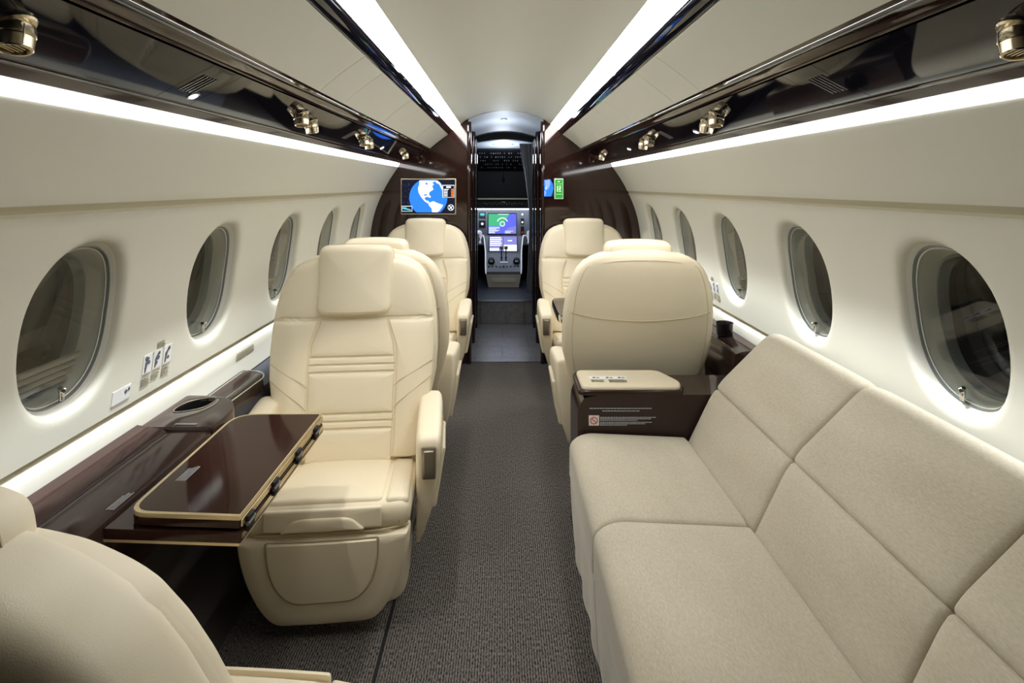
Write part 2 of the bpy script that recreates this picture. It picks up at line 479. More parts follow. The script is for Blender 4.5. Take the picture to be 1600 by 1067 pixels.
for s in (-1, 1):
    for y in WY:
        window(n, s, y, {1: .06, 3: .05, 8: .05}.get(n, 0)); n += 1

n = 13
for s in (-1, 1):
    for y in WYB:
        window(n, s, y, 0); n += 1

# lower dark walls + kick
mb = MB()
for nm, s in (('trim_1', -1), ('trim_2', 1)):
    mb = MB(); sheet(mb, [(1.02, .58), (1.0, .40), (.955, .16), (.90, .05), (.82, .0)], Y0, YB, s, .02, M['darkwall']); struct(mb.build(nm))
# overhead long trims
k = 3
for s in (-1, 1):
    mb = MB(); sheet(mb, P_RAIL, Y0, YB, s, .015, M['black']); struct(mb.build('trim_%d' % k)); k += 1
    mb = MB(); sheet(mb, P_RAIL2, Y0, YB, s, .015, M['veneer']); struct(mb.build('trim_%d' % k)); k += 1
    mb = MB(); sheet(mb, P_TRIM, Y0, YB, s, .012, M['veneer']); struct(mb.build('trim_%d' % k)); k += 1
SIDE = {-1: 'left', 1: 'right'}
for s in (-1, 1):
    mb = MB(); sheet(mb, P_STRIP, YS, YB, s, .01, M['strip'])
    o = tag(mb.build('light_strip'), 'glowing white light strip along the %s edge of the ceiling' % SIDE[s], 'light', 'long cabin light strips')
    mb = MB(); sheet(mb, P_STRIP, Y0, YS, s, .01, M['white']); mb.build('unlit_end', o)
    mb = MB(); sheet(mb, P_STRIP2, YS, YB, s, .008, M['strip2'])
    o = tag(mb.build('light_strip'), 'glowing white light strip above the %s row of windows' % SIDE[s], 'light', 'long cabin light strips')
    mb = MB(); sheet(mb, P_STRIP2, Y0, YS, s, .008, M['white']); mb.build('unlit_end', o)

# overhead liner panels
seams = [Y0, 0.35, 1.60, 1.84, 2.42, 2.68, 3.30, YB]
words = ['behind the camera', 'widest near panel', 'narrow panel ahead of the long one', 'middle panel', 'narrow panel past the middle', 'panel before the last', 'panel touching the forward bulkhead']
for s in (-1, 1):
    for i, (a, b) in enumerate(zip(seams, seams[1:])):
        if i == 0: a = Y0
        mb = MB(); g = .0012
        sheet(mb, P_BIN, a+g, b-g, s, .012, M['bin'])
        tag(mb.build('overhead_bin'), 'cream overhead bin cover on the %s, %s' % (SIDE[s], words[i]), 'overhead bin', 'cream overhead bins')
# service panels (piano black)
cuts = [Y0, 1.13, 1.25, 2.30, 2.42, 3.35, YB]
pw = ['long near one', 'short one just past the long near panel', 'long middle one', 'short one past the middle', 'far one', 'last one before the bulkhead']
for s in (-1, 1):
    for i, (a, b) in enumerate(zip(cuts, cuts[1:])):
        mb = MB(); g = .0008
        sheet(mb, P_PSU, a+g, b-g, s, .012, M['black'])
        o = mb.build('passenger_service_unit')
        tag(o, 'glossy black overhead service panel on the %s, %s' % (SIDE[s], pw[i]), 'service unit', 'glossy black service units')
        if i in (1, 3):
            mb = MB()
            for q in range(5):
                yy = a+.02+.012*q; 
                mb.box(0, 1, yy, yy+.004, 0, 1, M['steel'], fn=lambda x, y, z: (CX+s*(.645+x*.055-.0008*(z)), y, 1.5405-x*.0285-z*.0015))
            mb.build('speaker_grille', o)

def psu_pt(s, a, y, off=0):
    z = 1.558+(a-.612)*(1.494-1.558)/(.733-.612)
    nn = Vector((-s*.47, 0, -.883))
    return Vector((CX+s*a, y, z))+nn*off, nn

# air nozzles
def gasper(s, a, y, label, sc_=1.0, lean=(0, 0, 0)):
    p, nn = psu_pt(s, a, y)
    root = empty('air_nozzle', p); tag(root, label, 'air vent', 'round metal air nozzles overhead')
    ax = (nn*.45+Vector((0, 0, -1))+Vector(lean)).normalized()
    mb = MB(); mb.lathe([(.018, -.004), (.0245, .0), (.0255, .003), (.023, .006), (.018, .007)], (0, 0, 0), nn, M['gold'], 28); mb.build('bezel', root)
    mb = MB(); mb.lathe([(.018, .0), (.0225, .004), (.0235, .010), (.0235, .018), (.0222, .0195), (.0222, .021), (.0225, .022), (.0205, .037), (.0190, .039), (.0165, .0385), (.0158, .032), (.0, .031)], (0, 0, 0), ax, M['gold'], 28, False)
    a1 = ax.cross(Vector((0, 1, 0))).normalized(); b1 = ax.cross(a1)
    for q in range(4):   # flutes
        t = q*PI/2+.4; d = a1*math.cos(t)+b1*math.sin(t)
        mb.tube([d*.0234+ax*.008, d*.0234+ax*.019, d*.0206+ax*.036], .0009, M['latch'], 6)
    nz = mb.build('nozzle', root, 24)
    mb = MB()
    mb.lathe([(.0, .0305), (.0162, .0305), (.0162, .0312), (.0, .0312)], (0, 0, 0), ax, M['cockdark'], 20, False)
    for q in (-2, -1, 0, 1, 2):
        c = a1*(q*.0055); L = math.sqrt(max(0, .0155**2-(q*.0055)**2))
        mb.tube([c+b1*L+ax*.0345, c-b1*L+ax*.0345], .0011, M['gold'], 5)
    mb.build('grille', nz)
pos = [(-1, .672, .733, 'nearest on the left, cut by the picture edge'), (-1, .655, 1.73, 'second cluster on the left, the larger nearer one'), (-1, .672, 1.865, 'second cluster on the left, the far one'),
       (-1, .660, 2.53, 'third cluster on the left, the near one'), (-1, .672, 2.67, 'third cluster on the left, the far one'), (-1, .672, 3.68, 'last on the left beside the bulkhead'),
       (1, .678, .745, 'nearest on the right, cut by the picture edge'), (1, .655, 1.74, 'second cluster on the right, the near one'), (1, .672, 1.86, 'second cluster on the right, the far one'),
       (1, .660, 2.55, 'third cluster on the right, the near one'), (1, .672, 2.70, 'third cluster on the right, the far one'), (1, .672, 3.84, 'last on the right beside the bulkhead')]
for s, a, y, t in pos: gasper(s, a, y, 'champagne metal round air nozzle, '+t, lean=(0, -.25 if (y*10) % 2 > 1 else .1, 0))

# the LED rows of the lower light strips: their optics wash the lower side walls from above
for s, ang in ((-1, 20.0), (1, 23.0)):
    L = bpy.data.lights.new('strip_led_row', 'AREA'); L.shape = 'RECTANGLE'; L.size = .003; L.size_y = 3.1; L.energy = LEDW; L.spread = math.radians(ang-12+3)
    L.color = (.93, .97, 1.0)
    lo = bpy.data.objects.new('strip_led_row', L); COL.objects.link(lo)
    lo.location = (CX+s*.7775, 2.45, 1.4725)
    a = math.radians((ang+12)/2); d = Vector((s*math.sin(a), 0, -math.cos(a)))
    lo.rotation_euler = Matrix((Vector((0, 1, 0)).cross(-d), Vector((0, 1, 0)), -d)).transposed().to_euler()

# reading lights
def reading(s, a, y, label, power=0, aim=None, size=.9, blend=.4):
    p, nn = psu_pt(s, a, y)
    root = empty('reading_light', p); tag(root, label, 'light', 'small overhead reading lights')
    mb = MB(); mb.lathe([(.014, -.003), (.0145, .0015), (.011, .003), (.009, .002), (.0, .0018)], (0, 0, 0), nn, M['steel'], 20, False); mb.build('bezel', root)
    mb = MB(); mb.lathe([(.0, .0022), (.0088, .0022), (.0085, .0035), (.0, .0045)], (0, 0, 0), nn, M['led'], 16, False); mb.build('lens', root)
    if power:
        L = bpy.data.lights.new('reading_lamp', 'SPOT'); L.energy = power; L.spot_size = size; L.spot_blend = blend; L.shadow_soft_size = .012
        L.color = (1.0, .96, .88)
        lo = bpy.data.objects.new('reading_lamp', L); COL.objects.link(lo); lo.parent = root
        lo.location = nn*.008
        d = Vector(aim)-(p+nn*.008); lo.rotation_euler = d.to_track_quat('-Z', 'Y').to_euler()
reading(-1, .705, 1.215, 'bright reading light on the left glossy black panel, nearest lit one', 14, (-.42, 1.72, .40), 1.0)
reading(-1, .685, 3.03, 'tiny lit reading light on the left near the forward bulkhead', 10, (-.50, 3.45, .45), .9)
reading(1, .690, 3.09, 'tiny lit reading light on the right between two air nozzle clusters', 10, (.52, 3.45, .45), .9)
reading(1, .70, 2.05, 'small reading light on the right glossy black panel above the sofa end', 6, (.55, 2.65, .45), .9)
reading(-1, .70, .48, 'small reading light on the left overhead near the picture edge')

# ------------------------------------------------------------------ floor
mb = MB(); mb.box(-1.02, 1.06, Y0, 4.10, -.03, 0, M['carpet']); struct(mb.build('floor', smooth=0))
mb = MB(); mb.box(-.45, .50, 4.10, 5.26, -.03, .001, M['stone']); struct(mb.build('floor', smooth=0))
mb = MB(); mb.box(-.30, .33, 4.085, 4.10, -.0, .004, M['steel']); struct(mb.build('trim_9', smooth=0))
mb = MB(); mb.box(-.345, -.335, .3, 3.9, 0, .003, M['cockdark'])
tag(mb.build('seat_track', smooth=0), 'dark seat track set into the carpet under the left seats', 'seat track')

# rear wall behind the camera
mb = MB(); prof = P_CEIL+P_STRIP[1:]+P_BIN+P_PSU+P_TRIM+[(a, z) for z, a in WALL]+[(1.0, .40), (.90, .05), (.84, 0)]
poly = [(CX+a, z) for a, z in prof]+[(CX-a, z) for a, z in prof[::-1]]
mb.rings([[(x, y, z) for x, z in poly] for y in (Y0-.04, Y0)], M['veneer'], True, True); struct(mb.build('wall_back', smooth=0))

# ------------------------------------------------------------------ forward bulkheads
IN = .272
full = [(a, z) for a, z in P_CEIL if a > IN]+P_STRIP[1:]+P_RAIL[1:]+P_BIN[1:]+P_RAIL2[1:]+P_PSU[1:]+P_TRIM[1:]+P_STRIP2[1:]+[(a, z) for z, a in WALL[1:]]+[(1.0, .40), (.955, .16), (.90, .05), (.84, 0)]
for s, nm in ((-1, 'wall_front_left'), (1, 'wall_front_right')):
    mb = MB()
    ins = IN if s < 0 else IN+.008
    prof = [(ins, 0), (ins, 1.80)]+full
    mb.rings([[(CX+s*a*1.0, y, z) for a, z in prof] for y in (YB, YB+.07)], M['veneer'], True, True)
    # rounded inner post
    mb.rings([se_ring(CX+s*(ins-.004), YB+.03, z, .018, .045, 2.2, 20) for z in (0, 1.78)], M['veneer'], True, True)
    struct(mb.build(nm))
    # vestibule side walls with second post
    mb = MB()
    mb.box(CX+s*(ins+.012), CX+s*(ins+.06), YB+.07, 5.22, 0, 1.80, M['veneer'])
    mb.rings([se_ring(CX+s*(ins-.002), 4.62, z, .022, .05, 2.5, 20) for z in (0, 1.76)], M['veneer'], True, True)
    mb.rings([se_ring(CX+s*(ins+.0), 5.10, z, .020, .04, 2.5, 20) for z in (0, 1.76)], M['black'], True, True)
    mb.tube([(CX+s*(ins-.019), 4.85, 0.1), (CX+s*(ins-.019), 4.85, 1.72)], .004, M['steel'], 8)
    struct(mb.build('wall_vestibule_left' if s < 0 else 'wall_vestibule_right'))
# curved cream edge around the bulkhead
# vestibule ceiling
mb = MB(); rs = []
for y, zc, ze in ((YB+.04, 1.866, 1.775), (4.5, 1.855, 1.765), (4.62, 1.835, 1.755), (5.22, 1.812, 1.760)):
    r_ = []
    for i in range(17):
        u = -1+i/8; r_.append((CX+u*.32, y, zc+(ze-zc)*u*u))
    rs.append(r_+[(x, yy, z+.03) for x, yy, z in r_[::-1]])
mb.rings(rs, M['vest'], True, True); struct(mb.build('ceiling'))
def dome(name, c, rx, ry, label):
    root = empty(name, c); tag(root, label, 'light')
    mb = MB(); mb.rings([se_ring(0, 0, z, rx*q, ry*q, 2, 28) for z, q in ((.006, 1.1), (-.004, 1.1), (-.005, .9))], M['white'], False, False); mb.build('bezel', root)
    mb = MB(); mb.rings([se_ring(0, 0, z, rx*q, ry*q, 2, 28) for z, q in ((0, .92), (-.005, .9), (-.009, .6), (-.010, .05))], M['dome'], True, True); mb.build('lens', root)
dome('ceiling_downlight', (CX-.01, 4.50, 1.850), .024, .03, 'small round downlight in the entry ceiling beyond the bulkhead')
L = bpy.data.lights.new('entry_lamp', 'POINT'); L.energy = 1.3; L.color = (.8, .88, 1); L.shadow_soft_size = .05
lo = bpy.data.objects.new('entry_lamp', L); COL.objects.link(lo); lo.location = (CX-.01, 4.50, 1.70)

# cockpit doorway header and jambs
mb = MB()
def arch(z0, ze, hw, N=16): return [(CX+(-1+2*i/N)*hw, z0+(ze-z0)*(-1+2*i/N)**2) for i in range(N+1)]
outer = [(CX-.33, 0), (CX-.33, 1.84), (CX+.33, 1.84), (CX+.33, 0)]
a1 = arch(1.748, 1.722, .262)
lp = [(CX-.33, 0)]+[(CX-.262, 0)]+a1+[(CX+.262, 0), (CX+.33, 0), (CX+.33, 1.84), (CX-.33, 1.84)]
vs = [(x, y, z) for y in (5.22, 5.30) for x, z in lp]; nL = len(lp)
fs = [[i, (i+1) % nL, nL+(i+1) % nL, nL+i] for i in range(nL)]
# front/back faces as quads between arch and top edge
k0 = 2; m_ = len(a1)
for off in (0, nL):
    fs.append([off+0, off+1, off+k0, off+nL-1]); fs.append([off+k0+m_-1, off+k0+m_, off+k0+m_+1, off+nL-2])
    fs.append([off+nL-1]+[off+k0+i for i in range(m_)]+[off+nL-2])
mb.add(vs, fs, M['cockdark']); struct(mb.build('trim_10', smooth=0))

# ------------------------------------------------------------------ cockpit
FZ = .205
mb = MB(); mb.box(-.24, .285, 5.245, 5.26, 0, FZ-.004, M['stone']); struct(mb.build('trim_11', smooth=0))
mb = MB(); mb.box(-.24, .285, 5.235, 5.30, FZ-.004, FZ+.006, M['steel']); struct(mb.build('trim_12', smooth=0))
mb = MB(); mb.box(-1.0, 1.0, 5.26, 7.2, FZ-.03, FZ, M['cockblue']); struct(mb.build('floor', smooth=0))
mb = MB()
mb.box(-1.0, 1.0, 5.30, 5.75, 1.755, 1.78, M['vest'], fn=lambda x, y, z: (x, y, z-(.055 if y > 5.5 else 0)))
struct(mb.build('ceiling', smooth=0))
mb = MB(); mb.box(-1.0, -.97, 5.30, 7.2, 0, 1.8, M['cockdark']); mb.box(.97, 1.0, 5.30, 7.2, 0, 1.8, M['cockdark']); mb.box(-1.0, 1.0, 7.2, 7.23, 0, 1.8, M['cockdark'])
struct(mb.build('wall_cockpit', smooth=0))
dome('cockpit_dome_light', (CX-.014, 5.52, 1.722), .095, .065, 'oval white dome light on the cockpit ceiling')
L = bpy.data.lights.new('cockpit_lamp', 'POINT'); L.energy = 4.5; L.color = (.8, .88, 1); L.shadow_soft_size = .05
lo = bpy.data.objects.new('cockpit_lamp', L); COL.objects.link(lo); lo.location = (CX-.014, 5.52, 1.58)
# overhead switch panel
mb = MB()
mb.box(-.30, .33, 0, 1, 0, .03, M['cockdark'], fn=lambda x, y, z: (x, 5.75+y*.75, 1.685-y*.20+z))
root = mb.build('overhead_switch_panel', smooth=0); tag(root, 'black overhead switch panel above the cockpit windshield', 'control panel')
mb = MB()
for i in range(22):
    for j in range(5):
        if random.random() < .25: continue
        x = -.24+i*.024; t = .12+j*.17
        mb.softbox(.0045, .004, .006, .002, M['cockgrey'] if random.random() < .8 else M['steel'], fn=lambda a, b, c: (x+a, 5.75+t*.75+b, 1.682-t*.20+c-.005), n=(1, 1, 1), e=1)
o = mb.build('switch_rows', root); o['kind'] = 'stuff'
# windshield glass, black night outside
mb = MB(); mb.box(-.9, .9, 6.55, 6.56, 1.15, 1.52, M['cockdark']); mb.box(-.01, .01, 6.535, 6.55, 1.15, 1.52, M['cockdark'])
struct(mb.build('window_11', smooth=0))
mb = MB(); mb.lathe([(0, 0), (.012, 0), (.012, .03), (0, .03)], (CX-.01, 6.45, 1.38), (0, -.2, 1), M['steel'], 12); mb.tube([(CX-.01, 6.45, 1.385), (CX-.01, 6.45, 1.47)], .004, M['steel'])
tag(mb.build('compass'), 'small standby compass hanging at the centre of the windshield', 'compass')
# glareshield
mb = MB()
mb.box(-.45, .48, 6.22, 6.5, 1.145, 1.168, M['cockdark']); mb.softbox(.46, .012, .008, .006, M['cockbeige'], fn=lambda a, b, c: (a+.01, b+6.215, c+1.160), n=(4, 1, 1), e=2)
mb.box(-.45, .48, 6.24, 6.5, 1.05, 1.145, M['cockdark'])
root = mb.build('glareshield'); tag(root, 'black glareshield with beige lip across the cockpit', 'glareshield')
mb = MB()
for i in range(16):
    x = -.20+i*.028; mb.lathe([(.006, 0), (.005, .012), (0, .012)], (x, 6.24, 1.11-.01*(i % 2)), (0, -1, 0), M['steel'] if i % 3 else M['latch'], 8)
mb.box(-.012, .034, 6.232, 6.24, 1.118, 1.130, M['steel'])
o = mb.build('control_knobs', root)
mb = MB(); mb.box(-.40, .43, 6.26, 6.30, 1.036, 1.052, M['glow']); mb.build('light_bar', root, smooth=0)
# instrument panel
mb = MB(); mb.box(-.45, .48, 6.40, 6.46, .62, 1.05, M['cockgrey'])
panel = mb.build('instrument_panel', smooth=0); tag(panel, 'grey cockpit instrument panel holding the upper map display', 'instrument panel')
def rect(mb, x0, x1, z0, z1, y, m, t=.0015): mb.box(x0, x1, y-t, y, z0, z1, m)
Yp = 6.40
mb = MB(); rect(mb, -.172, .168, .742, .992, Yp, M['cockdark'], .004); rect(mb, -.162, .160, .752, .982, Yp-.004, M['scr_indigo'])
sc1 = mb.build('map_display', panel, smooth=0)
sc1['label'] = 'green and blue map display'
mb = MB()
y = Yp-.0055
def flatpoly(mb, pts, y, m, t=.001, xf=lambda x, z: (x, z)):
    q = [xf(*p) for p in pts]
    mb.rings([[(x, y, z) for x, z in q], [(x, y-t, z) for x, z in q]], m, True, True)
flatpoly(mb, [(-.162, .982), (.085, .982), (.03, .90), (.02, .84), (-.162, .84)], y, M['scr_green'])
flatpoly(mb, [(.02, .752), (.160, .752), (.160, .84), (.06, .82)], y, M['scr_lav'])
for i in range(20):
    a0, a1_ = 2*PI*i/20, 2*PI*(i+1)/20
    flatpoly(mb, [(math.cos(a0)*.03, .865+math.sin(a0)*.03), (math.cos(a1_)*.03, .865+math.sin(a1_)*.03), (math.cos(a1_)*.022, .865+math.sin(a1_)*.022), (math.cos(a0)*.022, .865+math.sin(a0)*.022)], y-.001, M['scr_white'])
for i in range(10):
    a0, a1_ = PI*(.1+.8*i/10), PI*(.1+.8*(i+1)/10)
    flatpoly(mb, [(math.cos(a0)*.065, .875+math.sin(a0)*.065), (math.cos(a1_)*.065, .875+math.sin(a1_)*.065), (math.cos(a1_)*.055, .875+math.sin(a1_)*.055), (math.cos(a0)*.055, .875+math.sin(a0)*.055)], y-.001, M['scr_white'])
for q in range(7):
    w = random.uniform(.05, .13); z = .758+q*.011
    rect(mb, -.158, -.158+w, z, z+.005, y-.001, M['scr_white']); 
    if q < 3: rect(mb, .03, .03+w*.9, z, z+.004, y-.001, M['scr_white'])
rect(mb, -.05, .07, .974, .980, y-.001, M['scr_white'])
mb.build('map_graphics', sc1, smooth=0)
mb = MB()
rect(mb, -.268, -.198, .93, 1.0, Yp, M['cockdark'], .006); rect(mb, -.258, -.208, .945, .99, Yp-.006, M['scr_cyan']); rect(mb, -.258, -.208, .935, .962, Yp-.0065, M['steel'])
rect(mb, -.272, -.196, .82, .905, Yp, M['cockdark'], .004)
mb.lathe([(.016, 0), (.012, .02), (0, .02)], (-.234, Yp-.004, .865), (0, -1, 0), M['whiteedge'], 14)
mb.build('standby_instrument', panel)
mb = MB()
for z, m_i in ((.975, 'whiteedge'), (.885, 'whiteedge'), (.765, 'red')):
    mb.lathe([(.013, 0), (.010, .018), (0, .018)], (.232, Yp, z), (0, -1, 0), M[m_i], 14)
rect(mb, .212, .252, .86, .93, Yp, M['cockdark'], .003); rect(mb, .212, .252, .735, .835, Yp, M['cockdark'], .003)
mb.build('gear_lever_panel', panel)
# centre pedestal
ped = empty('centre_pedestal', (CX-.01, 6.1, FZ)); tag(ped, 'centre pedestal with throttle levers and white lit edges between the pilots', 'pedestal')
px, py, pz = ped.location
def PL(x, y, z): return (x-px, y-py, z-pz)
mb = MB()
def sec(y, hw, zt): return [(-hw, y-py, FZ-pz), (hw, y-py, FZ-pz), (hw, y-py, zt-pz), (-hw, y-py, zt-pz)]
mb.rings([[(-.165, 5.985-py, 0), (.165, 5.985-py, 0), (.19, 5.97-py, .14), (-.19, 5.97-py, .14)], [(-.165, 6.30-py, 0), (.165, 6.30-py, 0), (.19, 6.30-py, .14), (-.19, 6.30-py, .14)]], M['cockbeige'], True, True)
mb.softbox(.13, .004, .022, .006, M['cockbeige'], fn=lambda a, b, c: (a, b+5.974-py, c+.075), n=(4, 1, 1), e=2)
mb.build('base', ped)
mb = MB()
mb.rings([[(-.185, 5.975-py, .14), (.185, 5.975-py, .14), (.185, 5.975-py, .17), (-.185, 5.975-py, .17)],
          [(-.19, 6.02-py, .14), (.19, 6.02-py, .14), (.19, 6.02-py, .20), (-.19, 6.02-py, .20)],
          [(-.20, 6.30-py, .14), (.20, 6.30-py, .14), (.20, 6.30-py, .33), (-.20, 6.30-py, .33)],
          [(-.215, 6.399-py, .30), (.215, 6.399-py, .30), (.215, 6.399-py, .52), (-.215, 6.399-py, .52)]], M['cockgrey'], True, True)
mb.build('console_top', ped, smooth=0)
mb = MB()
for s in (-1, 1):
    mb = MB(); mb.tube([(s*.262, 6.385-py, .525), (s*.232, 6.36-py, .53), (s*.222, 6.33-py, .50), (s*.205, 6.27-py, .36), (s*.196, 6.02-py, .205), (s*.19, 5.975-py, .15)], .007, M['whiteedge'], 8)
    mb.build('edge_trim', ped)
mb = MB()
def slope(u, v): return (u, 6.30-py+.099*v, .335+.19*v)   # v 0..1 on the display slope
def sl(mb, u0, u1, v0, v1, m, o=.0):
    nn = Vector((0, -.19, .099)).normalized()*(-1)
    pts = [Vector(slope(u0, v0)), Vector(slope(u1, v0)), Vector(slope(u1, v1)), Vector(slope(u0, v1))]
    off = Vector((0, -.887, .46))
    mb.rings([[p+off*o for p in pts], [p+off*(o+.002) for p in pts]], m, True, True)
sl(mb, -.17, .165, .08, .96, M['cockdark'], 0); sl(mb, -.16, -.002, .1, .94, M['scr_lav'], .002); sl(mb, .002, .155, .1, .94, M['scr_lav'], .002)
sl(mb, .004, .153, .1, .45, M['scr_white'], .004)
for q in range(5): sl(mb, -.158, -.03+.01*(q % 2), .9-q*.11, .84-q*.11, M['scr_white'], .004)
sl(mb, -.158, -.05, .12, .26, M['scr_white'], .004); sl(mb, .05, .10, .66, .72, M['scr_white'], .004)
mb.build('lower_display', ped, smooth=0)
for u in (-.022, .028):
    mb = MB(); mb.tube([(u, 6.16-py, .24), (u, 6.15-py, .33), (u, 6.13-py, .40)], .006, M['cockdark'], 8)
    mb.softbox(.020, .012, .018, .005, M['latch'], fn=lambda a, b, c: (a+u, b+6.12-py, c+.415), n=(1, 1, 1), e=2)
    mb.lathe([(.012, -.01), (.012, .01)], (u, 6.155-py, .30), (1, 0, 0), M['cockdark'], 12)
    mb.build('throttle_lever', ped)
for u in (-.135, .145):
    mb = MB(); mb.lathe([(.036, 0), (.040, .02), (.030, .06), (0, .065)], (u, 6.13-py, .24), (0, -.4, 1), M['cockdark'], 16)
    mb.softbox(.018, .006, .008, .003, M['white'], fn=lambda a, b, c: (a+u, b+6.08-py, c+.27), n=(1, 1, 1), e=1)
    mb.build('cursor_knob', ped)
for i in range(9):
    mb = MB(); mb.lathe([(.008, 0), (.007, .02), (0, .02)], (-.16+i*.04, 6.05-py, .205), (0, -.3, 1), M['steel'] if i % 2 else M['cockdark'], 8); mb.build('knob', ped)
mb = MB()
mb.box(-.04, .05, 6.11-py, 6.115-py, .25, .262, M['whiteedge'])
mb.build('flap_gate', ped)
# pilot seats (inner edges seen through the doorway)
for s, nm in ((-1, 'left'), (1, 'right')):
    root = empty('pilot_seat', (CX+s*.52, 5.75, FZ)); tag(root, 'pilot seat edge with white armrest on the %s side of the cockpit doorway' % nm, 'seat', 'pilot seats')
    mb = MB(); mb.softbox(.20, .05, .30, .04, M['cockbeige'] if s < 0 else M['cockgrey'], fn=lambda a, b, c: (a-s*.0, b-.2, c+.62), n=(3, 1, 4), e=3); mb.build('backrest', root)
    mb = MB(); mb.softbox(.20, .22, .06, .04, M['cockgrey'], fn=lambda a, b, c: (a, b+.02, c+.30), n=(3, 3, 1), e=3)
    mb.softbox(.12, .12, .12, .02, M['cockdark'], fn=lambda a, b, c: (a, b, c+.12), n=(1, 1, 1), e=1); mb.build('seat', root)
    mb = MB(); mb.tube([(-s*.235, -.12, .62), (-s*.255, .05, .62), (-s*.262, .2, .60), (-s*.262, .26, .55), (-s*.255, .24, .48)], .016, M['whiteedge'], 10); mb.build('armrest', root)
# curtain
mb = MB(); rs = []
for q in range(12):
    t = q/11; z = 1.72-t*1.46
    xl = lerp_tab([(0, .165), (.25, .225), (.42, .258), (.6, .262), (1, .235)], t); xr = .30
    f = [(xl+(xr-xl)*i/14, 5.37+.014*math.sin(i*1.7+t*3), z) for i in range(15)]
    rs.append(f+[(x, yy+.006, zz) for x, yy, zz in f[::-1]])
mb.rings(rs, M['curtain'], True, True); tag(mb.build('cockpit_curtain', smooth=60), 'grey fabric curtain gathered at the right side of the cockpit doorway', 'curtain')

# ------------------------------------------------------------------ bulkhead monitor, exit sign
sB = 860/YB
def WX(px_): return (px_-785)/sB
def WZ(py_): return HC-(py_-290)/sB
root = empty('wall_monitor', (WX(670), YB-.012, WZ(307))); tag(root, 'wide wall monitor showing a blue globe map on the left dark bulkhead', 'monitor')
ox, oy, oz = root.location
mb = MB(); hw, hh = 43/sB, 28/sB
mb.softbox(hw, .012, hh, .004, M['goldedge'], n=(1, 1, 1), e=2); mb.build('frame', root)
SX = lambda x: WX(x)-ox
SZ = lambda z: WZ(z)-oz
mb = MB(); mb.box(-hw+.007, hw-.007, -.0135, -.011, -hh+.008, hh-.006, M['scr_black'])
# disc clipped to the screen
cxp, cyp, rp = 670, 308.5, 29.5
top_, bot_ = 281, 331.5
pts = []
for i in range(72):
    a = 2*PI*i/72; x = cxp+rp*math.cos(a); z = cyp-rp*math.sin(a)
    pts.append((x, max(top_, min(bot_, z))))
flatpoly(mb, [(SX(x), SZ(z)) for x, z in pts], -.0136, M['scr_blue'])
def blob(pts, m, lay=0):
    flatpoly(mb, [(SX(x), SZ(z)) for x, z in pts], -.0148-lay*.001, m)
blob([(656, 282), (684, 282), (688, 285), (692, 293), (697, 302), (692, 298), (687, 288), (681, 285), (676, 291), (678, 296), (672, 300), (671, 304), (674, 307), (673, 309), (668, 307), (664, 309), (666, 313), (671, 314), (670, 318), (664, 314), (659, 308), (655, 301), (654, 294), (656, 288)], M['scr_white'])
blob([(670, 317), (678, 314), (684, 317), (693, 320), (691, 324), (687, 329), (684, 331.3), (676, 331.3), (675, 325), (671, 321)], M['scr_white'])
blob([(666, 285), (669, 286), (669, 289), (666, 288)], M['scr_blue'], 1); blob([(663, 304), (668, 303), (668, 305), (664, 306)], M['scr_blue'], 1)
blob([(676, 286), (680, 283), (683, 286), (681, 289)], M['scr_blue'], 1)
blob([(692, 289), (710.5, 289), (710.5, 308.5), (692, 308.5)], M['scr_white'], 2); blob([(693, 290), (710, 290), (710, 308), (693, 308)], M['scr_black'], 3)
blob([(698, 291), (705, 291), (705, 293.5), (698, 293.5)], M['scr_white'], 4)
for q in range(5):
    z = 295.3+q*2.5; blob([(694, z), (694+random.uniform(5, 9), z), (700, z+1.3), (694, z+1.3)], M['scr_white'], 4)
    blob([(705.5, z), (709.6, z), (709.6, z+1.6), (705.5, z+1.6)], M['scr_orange'], 4)
blob([(628.8, 321.5), (645, 321.5), (645, 330), (628.8, 330)], M['scr_white'], 0); blob([(629.4, 322.3), (644.4, 322.3), (644.4, 329.4), (629.4, 329.4)], M['scr_black'], 1)
blob([(630, 323.6), (636, 323.6), (636, 325), (643, 327), (643, 328.6), (630, 326)], M['scr_cyan'], 2)
c0 = (705, 324)
def circ(r, c=c0, N=24): return [(c[0]+r*math.cos(2*PI*i/N), c[1]+r*math.sin(2*PI*i/N)) for i in range(N)]
blob(circ(4.8), M['scr_white'], 0); blob(circ(4.0), M['scr_black'], 1)
blob([(702, 321), (703.2, 320.6), (705.3, 323), (707.5, 321), (708, 322), (706.2, 324.2), (707.6, 327), (706.6, 327.4), (704.8, 325), (702.4, 327.2), (702, 326), (704, 323.8)], M['scr_white'], 2)
for q in range(14):
    x, z = random.uniform(630, 642), random.uniform(284, 319); blob([(x, z), (x+.5, z), (x+.5, z+.5), (x, z+.5)], M['scr_lblue'])
mb.build('screen', root, smooth=0)
